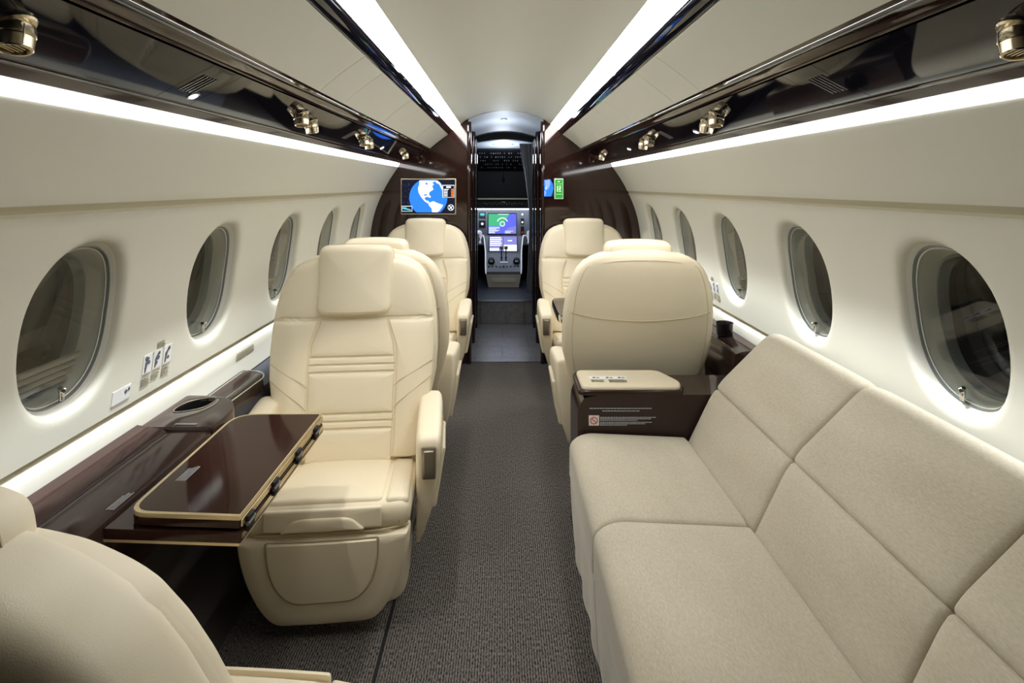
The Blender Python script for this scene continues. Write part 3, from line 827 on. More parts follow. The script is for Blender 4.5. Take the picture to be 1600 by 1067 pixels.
# monitor reflection, modelled as an added emissive panel, and exit sign
root = empty('monitor_reflection', (WX(857), YB-.008, WZ(294))); ox, oy, oz = root.location
tag(root, 'narrow blue reflection of the globe monitor on the right bulkhead beside the green exit sign, built as a glowing panel', 'screen')
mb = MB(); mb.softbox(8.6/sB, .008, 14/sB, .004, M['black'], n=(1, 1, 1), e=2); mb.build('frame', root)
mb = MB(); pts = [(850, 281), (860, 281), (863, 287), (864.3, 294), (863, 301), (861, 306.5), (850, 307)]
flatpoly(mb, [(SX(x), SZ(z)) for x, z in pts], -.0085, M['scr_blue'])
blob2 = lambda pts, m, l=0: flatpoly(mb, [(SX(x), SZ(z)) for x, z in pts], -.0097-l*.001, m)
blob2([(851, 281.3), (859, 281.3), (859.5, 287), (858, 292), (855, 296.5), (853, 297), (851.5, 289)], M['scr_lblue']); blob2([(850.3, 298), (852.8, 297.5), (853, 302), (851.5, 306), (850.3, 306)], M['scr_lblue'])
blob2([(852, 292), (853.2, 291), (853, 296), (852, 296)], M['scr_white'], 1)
mb.build('screen', root, smooth=0)  # emissive face standing in for the mirrored globe, not a second display
root = empty('exit_sign', (WX(873), YB-.004, WZ(294.8))); ox, oy, oz = root.location
tag(root, 'upright green emergency exit sign with pale border on the right dark bulkhead', 'sign')
mb = MB(); mb.softbox(7/sB, .004, 16/sB, .002, M['exitw'], n=(1, 1, 1), e=1); mb.build('border', root)
mb = MB(); q = lambda x0, z0, x1, z1, m, l=0: flatpoly(mb, [(SX(x0), SZ(z0)), (SX(x1), SZ(z0)), (SX(x1), SZ(z1)), (SX(x0), SZ(z1))], -.0042-l*.001, m)
q(867.4, 280.3, 879, 309.8, M['exitg']); q(869, 287.1, 878, 287.8, M['exitw'], 1); q(869, 303, 878, 303.7, M['exitw'], 1)
# running figure in the doorway symbol
q(870, 290, 872, 299.6, M['exitw'], 1); q(873.4, 290, 876.4, 292, M['exitw'], 1); q(873.2, 298, 876.6, 299.6, M['exitw'], 1)
flatpoly(mb, [(SX(x), SZ(z)) for x, z in [(873, 293), (876.4, 292.4), (876, 295.6), (874.8, 297.4), (872.4, 296.4), (873.8, 295)]], -.0052, M['exitw'])
flatpoly(mb, [(SX(x), SZ(z)) for x, z in [(873.2, 282.2), (875, 283.8), (873.2, 285.4), (873.2, 284.4), (870.5, 284.4), (870.5, 283.2), (873.2, 283.2)]], -.0052, M['exitw'])
mb.build('symbol_face', root, smooth=0)

# ------------------------------------------------------------------ cabin seat
HWT = [(.28, .248), (.40, .258), (.47, .270), (.53, .293), (.60, .306), (.70, .311), (.80, .307), (.86, .298), (.91, .284), (.95, .268), (.985, .246), (1.01, .214), (1.03, .165), (1.045, .06)]
def hwz(z): return lerp_tab(HWT, z)
def yfc(z): return .112+.205*((max(.28, z)-.28)/.77)
def yf(u, z):
    e_ = min(1.0, abs(u)/max(.05, hwz(z)+.002))
    return yfc(z) + .022*e_**6 - .012*math.exp(-((abs(u)-.22)/.05)**2)*(1 if z < .8 else 0)
def thk(z): return lerp_tab([(.28, .11), (.5, .15), (.8, .145), (.95, .125), (1.01, .11), (1.045, .075)], z)
def contour(z0, z1, inset, side=0, n=14):
    zs = [z0+(z1-z0)*i/n for i in range(n+1)]
    return [(hwz(z)-inset, z) for z in zs]

def make_chair():
    root = empty('cabin_seat')
    Lm = M['leather']; S = M['seam']
    # pedestal
    mb = MB()
    mb.rings([se_ring(0, .03, z, a, b, 5, 40) for z, a, b in ((.004, .222, .185), (.02, .226, .19), (.18, .232, .19), (.27, .236, .19))], Lm, True, True)
    mb.build('pedestal', root)
    # leg rest panel
    mb = MB()
    half = [(.146, .036), (.19, .09), (.225, .17), (.243, .25), (.246, .312)]
    ol = [(-x, z) for x, z in half[::-1]]+[(x, z) for x, z in half]
    ol = roundpoly(ol, [.012, .08, .08, .08, .06, .06, .08, .08, .08, .012], .02)
    def flr(u, v, h): return (u, -.235+(.30-v)*.10-h-.012*(1-(u/.25)**2), v)
    mb.pillow(ol, .016, .05, flr, Lm, dome=.003)
    half = [(.090, .115), (.135, .16), (.155, .23), (.158, .305)]
    ol = roundpoly([(-x, z) for x, z in half[::-1]]+[(x, z) for x, z in half], [.01, .05, .06, .06, .06, .06, .05, .01], .02)
    mb.pillow(ol, .007, .0585, flr, Lm, dome=.002)
    mb.tube([flr(x, z, .052) for x, z in ol]+[flr(*ol[0], .052)], .0018, S, 5)
    mb.build('leg_rest', root)
    # seat cushion
    mb = MB()
    def fs(x, y, z):
        t = (y+.215)/.43
        return (x*(1+.0*t), y-.065, z+.355-.085*max(0, t)-.012*max(0, .15-t))
    mb.softbox(.246, .215, .042, .034, Lm, fn=fs, n=(8, 10, 1), bulge=(0, 0, .004))
    # top pad
    def ft(u, v, h):
        t = (v+.28)/.43
        return (u, v, .388-.085*max(0, t)+h+.006*math.cos(u/.17*1.3))
    ol = roundpoly([(-.168, -.262), (.168, -.262), (.158, .14), (-.158, .14)], .02, .02)
    mb.pillow(ol, .014, .014, ft, Lm, dome=.006)
    # wings beside the pad
    for s in (-1, 1):
        ol = roundpoly([(s*.173, -.268), (s*.240, -.262), (s*.232, .14), (s*.162, .14)], .014, .02)
        mb.pillow(ol, .016, .016, ft, Lm, dome=.004)
    # front band
    def ff(u, v, h): return (u, -.281-h-.006*(1-(u/.25)**2), v)
    ol = roundpoly([(-.166, .328), (.166, .328), (.166, .388), (-.166, .388)], .008, .02)
    mb.pillow(ol, .006, .006, ff, Lm, dome=.002)
    ol = roundpoly([(-.122, .327), (-.085, .362), (-.055, .368), (.055, .368), (.085, .362), (.122, .327)], .012, .015)
    mb.pillow(ol, .006, .013, ff, Lm, dome=.002)
    mb.tube([(-.24, -.262, .318), (-.17, -.285, .318), (.17, -.285, .318), (.24, -.262, .318)], .003, S, 6)
    for s in (-1, 1):
        mb.tube([ff(s*.215, .33, -.004), ff(s*.215, .362, -.006)], .0012, S, 5)
        mb.tube([(s*.215, -.235+.03*i, ft(.215, -.235+.03*i, .0145)[2]) for i in range(12)], .0012, S, 5)
    mb.build('seat', root)
    # shell of the backrest
    mb = MB(); rs = []
    zs = [.28, .32, .40, .50, .60, .70, .78, .85, .90, .94, .97, .995, 1.015, 1.03, 1.04, 1.046]
    for z in zs:
        a = hwz(z)+.004; t = thk(z); y0 = yfc(z)-.006
        rs.append(se_ring(0, y0+t/2, z, a, t/2, 4.2, 56))
    mb.rings(rs, Lm, True, True)
    # rear seams
    def rear(u, z): return yfc(z)-.006+thk(z)/2+thk(z)/2*max(0, (1-(abs(u)/(hwz(z)+.004))**4.2))**(1/4.2)
    pts = []
    for i in range(25):
        u = -.285+.57*i/24; z = .752+.035*(u/.29)**2; pts.append((u, rear(u, z)+.0006, z))
    mb.tube(pts, .0022, S, 6)
    zz = [.34+.022*i for i in range(30)]
    side_ = [(.90*hwz(z), z) for z in zz]
    path = side_+[(.15, .996), (.10, 1.003), (.05, 1.006), (0, 1.007)]
    path = path+[(-x, z) for x, z in path[::-1][1:]]
    mb.tube([(x, rear(x, z)+.0001, z) for x, z in path], .0009, S, 5)
    def F(u, v, h): return (u, yf(u, v)-h, v)
    c_ = [(hwz(z)-.004, z) for z in [.33+.034*i for i in range(20)]]+[(.215, 1.0), (.17, 1.014), (.10, 1.022)]
    mb.pillow(roundpoly(c_+[(-x, z) for x, z in c_[::-1]], .012, .02, 3), .012, .018, F, Lm, k=10)
    mb.build('backrest_shell', root)
    # front panels
    def F(u, v, h): return (u, yf(u, v)-h, v)
    mb = MB()
    c = contour(.806, .985, .005)
    top = [(.216, 1.003), (.172, 1.018), (.12, 1.026)]
    right = c+top; ol = [(-x, z) for x, z in right[::-1]]+right
    # reorder to CCW: bottom-left .. right side up .. top .. left side down
    ol = [(x, z) for x, z in right]+[(-x, z) for x, z in right[::-1]]
    ol = roundpoly(ol, .012, .02, 3)
    mb.pillow(ol, .016, .026, F, Lm, dome=.004, k=8)
    mb.build('backrest_upper', root)
    def chw(z): return lerp_tab([(.33, .152), (.65, .158), (.72, .153), (.77, .135), (.80, .124)], z)
    for s in (-1, 1):
        mb = MB()
        o1 = [(hwz(z)-.005, z) for z in [.335+.467*i/16 for i in range(17)]]
        i1 = [(chw(z)+.001, z) for z in [.335+.467*i/16 for i in range(17)]]
        ol = [(s*x, z) for x, z in o1]+[(s*x, z) for x, z in i1[::-1]]
        ol = roundpoly(ol, .012, .02, 3)
        mb.pillow(ol, .012, .030, F, Lm, dome=.004, k=6)
        for (ua, za, ub, zb) in ((.155, .50, .292, .60), (.155, .575, .297, .655)):
            pts = [F(s*(ua+(ub-ua)*i/10), za+(zb-za)*(i/10)**.8, .0338) for i in range(11)]
            mb.tube(pts, .0012, S, 5)
        mb.build('bolster', root)
    mb = MB()
    segs = [(.325, .432, .008), (.434, .456, .004), (.458, .480, .004), (.482, .620, .008), (.622, .645, .004), (.647, .671, .004), (.673, .806, .008)]
    for a, b, r in segs:
        n_ = max(2, int((b-a)/.02)); zz = [a+(b-a)*i/n_ for i in range(n_+1)]
        ol = [(chw(z), z) for z in zz]+[(-chw(z), z) for z in zz[::-1]]
        ol = roundpoly(ol, r*.8, .02, 3)
        mb.pillow(ol, r, .026 if r > .005 else .024, F, Lm, dome=.003 if r > .005 else .001, k=4)
    mb.build('backrest_centre', root)
    # headrest
    mb = MB()
    ol = roundpoly([(-.143, .824), (.143, .824), (.143, 1.0), (.141, 1.075), (-.141, 1.075), (-.143, 1.0)], [.042, .042, .05, .045, .045, .05], .02)
    def FH(u, v, h): return (u, yfc(.95)-.028+.24*(v-.95)+.02*(u/.13)**2-.012*((v-.95)/.12)**2-h, v+ (.007*(1-(u/.136)**2) if v > 1.05 else 0))
    mb.pillow(ol, .024, .036, FH, Lm, dome=.008, back=(.075, .008), k=6)
    pts = [FH(x, z, -.006) for x, z in ol]
    mb.tube(pts+[pts[0]], .0014, S, 5)
    mb.build('headrest', root)
    # armrests
    for s in (-1, 1):
        mb = MB(); rs = []
        tab = [(.125, .250, .262, -.05, .12), (.17, .250, .280, -.07, .19), (.25, .250, .305, -.09, .215), (.34, .250, .322, -.105, .22), (.42, .250, .332, -.128, .22),
               (.465, .250, .336, -.135, .215)]
        for z, xi, xo, ya, yb in tab:
            rs.append(se_ring(s*(xi+xo)/2, (ya+yb)/2, z, (xo-xi)/2, (yb-ya)/2, 7, 48))
        # top: follows a slope that rises to the rear
        for dz, sh in ((.495, 0), (.508, .002), (.516, .007), (.520, .014), (.522, .030)):
            xi, xo, ya, yb = .250, .336, -.135, .205
            r_ = se_ring(s*(xi+xo)/2, (ya+yb)/2, dz, (xo-xi)/2-sh, (yb-ya)/2-sh, 6, 48)
            rs.append([(x, y, z-.016*max(0, (-y-.0)/.13)+.02*max(0, (y-.0)/.2)) for x, y, z in r_])
        mb.rings(rs, Lm, True, True)
        arc = [(s*.331, -.19, .50), (s*.331, 0, .515), (s*.3305, .15, .50)]
        mb.tube([(s*(.3365), -.11+.033*i, .445+.008*math.sin(i/9*PI)) for i in range(10)], .0014, S, 5)
        mb.softbox(.010, .11, .10, .01, Lm, fn=lambda a, b, c: (s*(.322+.16*c)+a, b+.06, c+.335), n=(1, 5, 5), e=3)
        arm = mb.build('armrest', root)
        if s:
            mb = MB(); xm = s*.294
            def fa(u, v, h): v -= .035; return (xm+u, -.1345+max(0, .42-v)*.28-h, v)
            ol = roundpoly([(-.022, .405), (.022, .405), (.024, .515), (-.024, .515)], .006, .02, 4)
            mb.pillow(ol, .004, .006, fa, M['latch'], k=1, e=2)
            mb.build('latch_frame', arm)
            mb = MB(); ol = roundpoly([(-.016, .428), (.016, .428), (.017, .506), (-.017, .506)], .004, .02, 4)
            mb.pillow(ol, .003, .011, fa, M['latch'], k=1, e=2)
            mb.build('latch_paddle', arm)
    return root

chair = make_chair()
spots = [
    (-.54, 1.855, math.radians(5.5), 'cream leather seat facing the camera, nearest facing one, under the folded dark table'),
    (-.55, 2.72, PI, 'cream leather seat on the left, back to back behind the nearest facing seat'),
    (-.541, 3.575, 0, 'far cream leather seat on the left, facing the camera below the globe monitor'),
    (.570, 2.64, PI, 'cream leather seat on the right turned away, its full back shell seen beyond the sofa'),
    (.57, 3.575, 0, 'far cream leather seat on the right, facing the camera below the green exit sign'),
    (-.505, .765, PI-.055, 'cream leather seat in the left foreground seen from behind and cut by the frame'),
]
for i, (x, y, a, lab) in enumerate(spots):
    o = chair if i == 0 else copy_tree(chair)
    o.location = (x, y, 0); o.rotation_euler = (0, 0, a)
    tag(o, lab, 'seat', 'cream leather cabin seats')
    if i == 5:      # this seat has its headrest set lower and further back
        for ch in COL.objects:
            if ch.parent == o and ch.name.startswith('headrest'): ch.location = (0, .03, -.015)

# ------------------------------------------------------------------ sofa
sofa = empty('sofa', (.62, 1.2, 0)); tag(sofa, 'long beige suede three place sofa along the right wall under the windows', 'sofa')
sx, sy = .62, 1.2
YE = [.43, .94, 1.45, 1.965]
for a, b in zip(YE, YE[1:]):
    hy = (b-a)/2-.001; cy = (a+b)/2-sy
    # seat cushion: slightly tilted top, a big front roll and tight side seams
    def sq(h, r, q):
        q *= .6
        def g(y):
            a = abs(y)
            v = (h-q)+(a-(h-r))*(q/r) if a > h-r else a*(h-q)/(h-r)
            return math.copysign(v, y)
        return g
    mb = MB()
    def fseat(x, y, z):
        t = (x+.2)/.4
        q_ = max(0, min(1, (-.207+.085-x)/.085))
        roll = .062*(1-math.sqrt(1-q_*q_*.98))
        dip = .006*(max(0, abs(y)-hy+.05)/.05)**2
        return (x+.445-sx, y+cy, z-.018*t+.358-(roll+dip)*(z+.08)/.16)
    mb.softbox(.207, hy, .080, .011, M['suede'], fn=fseat, n=(26, 14, 2), bulge=(0, 0, .004), e=4)
    mb.build('seat_cushion', sofa)
    mb = MB(); gk = sq(hy, .02, .006)
    mb.softbox(.03, hy, .150, .02, M['suede'], fn=lambda x, y, z: (x+.272+.012*((.15-z)/.3)**1.5+.0025*math.sin(y*40+z*9)*(.15-z)/.15-sx, gk(y)+cy, z+.165), n=(2, 16, 8), e=3)
    mb.build('front_skirt', sofa)
    for nm, q, T, L2 in (('lower_back_cushion', (.632, .352, .750, .594), .055, 0), ('upper_back_cushion', (.752, .598, .925, .770), .055, .085)):
        x0, z0, x1, z1 = q
        L_ = math.hypot(x1-x0, z1-z0); a0 = math.atan2(z1-z0, x1-x0); LT = L_+L2
        def bend(sv, w, x0=x0, z0=z0, L_=L_, a0=a0, L2=L2):
            if sv <= L_ or not L2:
                cxx, czz, an = x0+math.cos(a0)*sv, z0+math.sin(a0)*sv, a0
            else:
                cxx, czz = x0+math.cos(a0)*L_, z0+math.sin(a0)*L_; rem = sv-L_; st = rem/8; an = a0
                for k in range(8):
                    an = a0-(a0+.25)*min(1, (k+.5)*st/(L2*.8)); cxx += math.cos(an)*st; czz += math.sin(an)*st
            return cxx-math.sin(an)*w, czz+math.cos(an)*w
        mb = MB(); 
        def fb(x, y, z, LT=LT, T=T, bend=bend):
            dip = .007*((max(0, abs(x)-hy+.05)/.05)**2+(max(0, abs(y)-LT/2+.05)/.05)**2)
            px_, pz_ = bend(y+LT/2, z-T-(dip if z > 0 else 0))
            return (px_-sx, x+cy, pz_)
        mb.softbox(hy, LT/2, T, .012, M['suede'], fn=fb, n=(20, 20, 2), bulge=(0, 0, .008), e=4)
        mb.build(nm, sofa)
mb = MB()
prof = [(.32, .02), (.32, .28), (.66, .28), (.70, .40), (.84, .54), (.99, .66), (1.005, .60), (1.0, .45), (.955, .19), (.87, .02)]
mb.rings([[(x-sx, y-sy, z) for x, z in prof] for y in (.435, 1.96)], M['suede'], True, True)
mb.build('frame', sofa, smooth=0)

# sofa end cabinet ----------------------------------------------------------
cab = empty('side_cabinet', (.60, 2.08, 0)); tag(cab, 'dark glossy side cabinet with a cream padded top between the sofa and the seat', 'cabinet')
mb = MB(); pz_ = [(-.330, 0), (-.330, .50), (-.31, .548), (-.24, .560), (.40, .560), (.42, .50), (.38, 0)]
mb.rings([[(x, y, z) for x, z in roundpoly(pz_, [.0, .03, .02, .02, .02, .02, 0], .1, 4)] for y in (-.105, .10)], M['console'], True, True); mb.build('cabinet_body', cab)
mb = MB(); ol = roundpoly([(-.325, -.108), (.045, -.108), (.075, -.04), (.015, .10), (-.325, .10)], [.025, .02, .05, .03, .03], .03)
mb.pillow([(x, y) for x, y in ol], .006, .012, lambda u, v, h: (u, v, .562+h), M['console'], k=2)
mb.build('lid_edge', cab)
mb = MB(); ol = roundpoly([(-.312, -.096), (.040, -.096), (.062, -.04), (.008, .09), (-.312, .09)], [.025, .02, .05, .03, .03], .03)
mb.pillow(ol, .008, .010, lambda u, v, h: (u, v, .575+h), M['pad'], k=2); mb.build('armrest_pad', cab)

def textbars(mb, x0, x1, z, h, fn, m, rows=1, gap=1.8, jag=.25):
    """tiny unreadable printed lines: words as short dashes"""
    for r in range(rows):
        x = x0; e_ = x1-(x1-x0)*random.random()*jag; zz = z-r*h*gap
        while x < e_:
            w = random.uniform(1.2, 4.0)*h
            a, b = x, min(e_, x+w)
            vs = [fn(p, q, t) for t in (0, .0006) for p, q in ((a, zz), (b, zz), (b, zz+h), (a, zz+h))]
            mb.add(vs, [(0,1,2,3),(4,5,6,7),(0,1,5,4),(1,2,6,5),(2,3,7,6),(3,0,4,7)], m); x = b+.5*h
def plate(mb, x0, x1, z0, z1, fn, m, t=.0008):
    vs = [fn(p, q, tt) for tt in (-.001, t) for p, q in ((x0, z0), (x1, z0), (x1, z1), (x0, z1))]
    mb.add(vs, [(0,1,2,3),(4,5,6,7),(0,1,5,4),(1,2,6,5),(2,3,7,6),(3,0,4,7)], m)
def discs(mb, c, r0, r1, fn, m, N=24, t=.0016):
    vs = []; fs = []
    for i in range(N):
        a = 2*PI*i/N
        vs += [fn(c[0]+r*math.cos(a), c[1]+r*math.sin(a), h) for r in (r0, r1) for h in (0, t)]
    for i in range(N):
        j = (i+1) % N
        for a, b in ((0, 1), (1, 3), (3, 2), (2, 0)): fs.append([i*4+a, i*4+b, j*4+b, j*4+a])
    mb.add(vs, fs, m)
# notices on the cabinet face
s_c = 860/1.975
def CXp(x): return (x-785)/s_c
def CZp(y): return HC-(y-290)/s_c
yface = 2.08-.105
f = lambda x, z, h: (x, yface-.0006-h, z)
o = None
mb = MB(); mbx = [(921, 1018, 637.6, .0034), (941, 999, 641.5, .0030)]
for x0, x1, y_, h in mbx: textbars(mb, CXp(x0), CXp(x1), CZp(y_+1), h, f, M['inkw'], jag=0)
tag(mb.build('notice', smooth=0), 'two centred lines of white print on the dark cabinet face under the padded top', 'label')
mb = MB(); 
textbars(mb, CXp(937.5), CXp(1025), CZp(652.6), .0030, f, M['inkw'], rows=1, jag=0); textbars(mb, CXp(937.5), CXp(1018), CZp(654.8), .0030, f, M['inkw'], jag=0.02); textbars(mb, CXp(937.5), CXp(996), CZp(657), .0028, f, M['inkw'], jag=0)
textbars(mb, CXp(937.5), CXp(1018), CZp(660.2), .0030, f, M['inkw'], jag=0); textbars(mb, CXp(937.5), CXp(1008), CZp(662.4), .0028, f, M['inkw'], jag=0); textbars(mb, CXp(937.5), CXp(980), CZp(664.6), .0028, f, M['inkw'], jag=0)
tag(mb.build('notice', smooth=0), 'block of fine white print right of the red prohibition sticker', 'label')
mb = MB(); cxx, czz = CXp(928), CZp(656.8)
plate(mb, CXp(920), CXp(936), CZp(664.6), CZp(649), f, M['white'])
discs(mb, (cxx, czz), .0105, .0135, f, M['red'])
d = .0095
vs = [f(cxx+a, czz+b, t) for t in (.0009, .0017) for a, b in ((-d-.001, d-.001), (-d+.001, d+.001), (d+.001, -d+.001), (d-.001, -d-.001))]
mb.add(vs, [(0,1,2,3),(4,5,6,7),(0,1,5,4),(1,2,6,5),(2,3,7,6),(3,0,4,7)], M['red'])
tag(mb.build('prohibition_sticker', smooth=0), 'small square sticker with a red crossed circle on the cabinet face', 'sticker')
f2 = lambda x, y, h: (x, y, .5856+h)
mb = MB(); plate(mb, .325, .468, 2.060, 2.092, f2, M['white'])
for i, xx in enumerate((.345, .395, .44)):
    discs(mb, (xx, 2.075), .001, .006, f2, M['ink'], 10); plate(mb, xx+.008, xx+.020, 2.07, 2.076, lambda a, b, c: f2(a, b, c+.001), M['inkb'])
textbars(mb, .330, .385, 2.050, .0028, f2, M['inkb'], 4, 2.2); textbars(mb, .395, .468, 2.052, .0028, f2, M['inkb'], 6, 1.8)
tag(mb.build('instruction_label', smooth=0), 'white instruction label with small pictures on the cream padded cabinet top', 'label')

# ------------------------------------------------------------------ left console and folding table
def XL(a): return CX-a
con = empty('side_console', (XL(.92), 1.2, 0)); tag(con, 'long dark brown side ledge along the left wall with a flush lid', 'side console')
cx0, cy0 = XL(.92), 1.2
YC0, YC1 = 1.04, 1.50
mb = MB()
prof = [(1.018, .658), (.945, .646), (.936, .640), (.936, .630), (.930, .630), (.930, .641), (.83, .641), (.818, .636), (.812, .622), (.812, .600), (.83, .588), (.86, .582), (.90, .40), (.985, .30), (1.018, .58)]
mb.rings([[(XL(a)-cx0, y-cy0, z) for a, z in prof] for y in (YC0, YC1)], M['console'], True, True); mb.build('ledge_body', con)
mb = MB(); mb.tube([(XL(.8155)-cx0, YC0-cy0, .618), (XL(.8155)-cx0, YC1-cy0, .618)], .0016, M['chrome'], 6)
mb.tube([(XL(.937)-cx0, YC0-cy0, .638), (XL(.937)-cx0, YC1-cy0, .638)], .0022, M['cockdark'], 6); mb.build('edge_strip', con)
# cup holder end
end = empty('cup_holder_unit', (XL(.92), 1.63, 0)); tag(end, 'rounded dark brown ledge end with a lens shaped cup holder recess', 'cup holder')
ex, ey = XL(.92), 1.63
ol = [(XL(1.016), 1.502), (XL(.815), 1.502), (XL(.812), 1.58), (XL(.825), 1.66), (XL(.87), 1.715), (XL(.95), 1.735), (XL(1.016), 1.735)]
ol = roundpoly(ol, [0.002, .01, .04, .05, .05, .05, .01], .03)
mb = MB()
# top with recess: ring stack from outer outline to the cup outline
N_ = len(ol)
cup = []
for (x, y) in ol:
    a = math.atan2(y-1.655, x-XL(.945)); 
    c_, s_ = math.cos(a), math.sin(a)
    d1 = (c_*.55+s_*.835)/.062; d2 = (c_*.835-s_*.55)/.040; r = 1/((abs(d1))**1.6+(abs(d2))**1.6)**(1/1.6)
    # skew the lens along the diagonal
    cup.append((XL(.945)+r*c_, 1.655+r*s_))
def R3(pts, z, k=0):
    mx_ = sum(p[0] for p in pts)/len(pts); my_ = sum(p[1] for p in pts)/len(pts)
    return [(mx_+(x-mx_)*(1-k)-ex, my_+(y-my_)*(1-k)-ey, z) for x, y in pts]
def mixp(a, b, t): return [(p[0]*(1-t)+q[0]*t, p[1]*(1-t)+q[1]*t) for p, q in zip(a, b)]
mb.rings([R3(ol, .36, .12), R3(ol, .50, .05), R3(ol, .585, .0), R3(ol, .636, 0), R3(ol, .645, .006), R3(ol, .650, .03), R3(mixp(ol, cup, .5), .652), R3(mixp(ol, cup, .9), .652), R3(cup, .650)], M['console'], True, False)
mb.build('unit_body', end)
mb = MB(); mb.rings([R3(cup, .6505), R3(cup, .6515, .02), R3(cup, .648, .05), R3(cup, .585, .08), R3(cup, .58, .3), R3(cup, .58, .95)], M['outer'], False, True); mb.build('cup_well', end)
mb = MB(); mb.tube([(x, y, z+.0008) for x, y, z in R3(cup, .651)], .0016, M['latch'], 6, closed=True); mb.build('well_rim', end)
mb = MB(); ff_ = lambda x, y, h: (x, y, .6525+h)
textbars(mb, XL(.925), XL(.855), 1.520, .0025, ff_, M['inkw'], 2, 2.2)
tag(mb.build('notice', smooth=0), 'short white printed line beside the lens shaped cup holder', 'label')

# second, lower console beyond
low = empty('side_ledge', (XL(.95), 2.3, 0)); tag(low, 'lower dark side ledge on the left with chrome edged box behind the cup holder', 'side console')
lx, ly = XL(.95), 2.3
mb = MB(); prof = [(1.018, .575), (.915, .560), (.905, .545), (.90, .40), (.985, .30), (1.018, .50)]
mb.rings([[(XL(a)-lx, y-ly, z) for a, z in prof] for y in (1.742, 3.20)], M['navy'], True, True); mb.build('ledge_body', low)
mb = MB(); ol = roundpoly([(XL(1.005), 1.75), (XL(.915), 1.75), (XL(.905), 2.04), (XL(.93), 2.09), (XL(1.005), 2.09)], [.005, .005, .03, .04, .03], .04)
mb.pillow([(x-lx, y-ly) for x, y in ol], .008, .045, lambda u, v, h: (u, v, .555+h+max(0, (-(u+lx)+CX-.9))*.10), M['console'], k=3)
mb.build('ledge_box', low)
mb = MB(); mb.tube([(x-lx, y-ly, .600+max(0, (-x+CX-.9))*.10) for x, y in ol], .0022, M['chrome'], 6, closed=True)
mb.tube([(XL(.94)-lx, 1.76-ly, .604), (XL(.94)-lx, 2.06-ly, .604)], .0016, M['chrome'], 6)
mb.build('chrome_rim', low)
# right ledge beyond the cabinet
rl = empty('side_ledge', (CX+.95, 2.7, 0)); tag(rl, 'dark side ledge along the right wall beside the turned away seat', 'side console')
mb = MB(); prof = [(1.012, .658), (.93, .648), (.905, .638), (.90, .60), (.91, .40), (.985, .30), (1.018, .5)]
mb.rings([[(CX+a-CX-.95, y-2.7, z) for a, z in prof] for y in (2.19, 3.25)], M['console'], True, True); mb.build('ledge_body', rl)
mb = MB(); mb.tube([(-.05, 2.2-2.7, .654), (-.05, 3.2-2.7, .654)], .0016, M['chrome'], 6); mb.build('edge_strip', rl)
mb = MB(); mb.lathe([(.033, 0), (.035, .05), (.037, .055), (.034, .056), (.031, .05), (.030, .01), (0, .008)], (CX+.955, 2.42, .654), (0, 0, 1), M['outer'], 24, False)
tag(mb.build('cup_holder'), 'black round cup holder on the right ledge beside the turned away seat', 'cup holder')

# folding table
tb = empty('folding_table', (-.63, 1.31, 0)); tag(tb, 'folded dark veneer table with champagne edge in front of the near facing seat', 'table')
tx, ty = -.63, 1.31
mb = MB()
ol = roundpoly([(-.752-tx, 1.095-ty), (-.516-tx, 1.082-ty), (-.516-tx, 1.572-ty), (-.760-tx, 1.572-ty)], [.045, .003, .003, .07], .05)
mb.pillow(ol, .002, .013, lambda u, v, h: (u, v, .640+h), M['top'], k=1, e=2)
mb.pillow(ol, .001, .004, lambda u, v, h: (u, v, .6555+h), M['goldedge'], k=1, e=1)
upper = mb.build('upper_leaf', tb)
mb = MB(); i_ = roundpoly([(-.744-tx, 1.103-ty), (-.519-tx, 1.090-ty), (-.519-tx, 1.566-ty), (-.752-tx, 1.564-ty)], [.040, .003, .003, .062], .05)
mb.pillow(i_, .0005, .0035, lambda u, v, h: (u, v, .6565+h), M['top'], k=1, e=2); mb.build('veneer_top', upper, smooth=0)
mb = MB()
ol = roundpoly([(-.805-tx, 1.090-ty), (-.514-tx, 1.076-ty), (-.514-tx, 1.578-ty), (-.805-tx, 1.578-ty)], [.02, .003, .003, .01], .05)
mb.pillow(ol, .002, .018, lambda u, v, h: (u, v, .612+h), M['top'], k=1, e=2)
mb.pillow([(x*1.0, y*1.002) for x, y in ol], .001, .003, lambda u, v, h: (u, v, .609+h), M['goldedge'], k=1, e=1)
mb.build('lower_leaf', tb)
mb = MB()
mb.box(-.5145-tx, -.5120-tx, 1.084-ty, 1.570-ty, .639, .652, M['gold']); mb.box(-.5145-tx, -.5120-tx, 1.084-ty, 1.570-ty, .615, .6265, M['gold'])
mb.build('edge_band', tb, smooth=0)
for y in (1.115, 1.24, 1.38, 1.51):
    mb = MB(); mb.softbox(.004, .014, .016, .003, M['cockdark'], fn=lambda a, b, c: (a-.511-tx, b+y-ty, c+.633), n=(1, 1, 1), e=2)
    mb.lathe([(.004, -.016), (.004, .016)], (-.509-tx, y-ty, .634), (0, 1, 0), M['steel'], 10); mb.build('hinge', tb)
mb = MB(); ff_ = lambda x, y, h: (x, y, .6600+h)
def rot(fn, c, ang):
    ca, sa = math.cos(ang), math.sin(ang)
    return lambda u, v, h: fn(c[0]+u*ca-v*sa, c[1]+u*sa+v*ca, h)
textbars(mb, -.033, .033, .006, .0020, rot(ff_, (-.712, 1.245), PI/2), M['inkw'], 5, 2.4, .35)
tag(mb.build('notice', smooth=0), 'small white printed lines near the window side edge of the dark table', 'label')
mb = MB(); ff_ = lambda x, y, h: (x, y, .6415+h)
textbars(mb, -.035, .035, .004, .0020, rot(ff_, (-.812, 1.17), PI/2), M['inkw'], 4, 2.4, .35)
tag(mb.build('notice', smooth=0), 'small white printed lines on the brown side ledge lid', 'label')
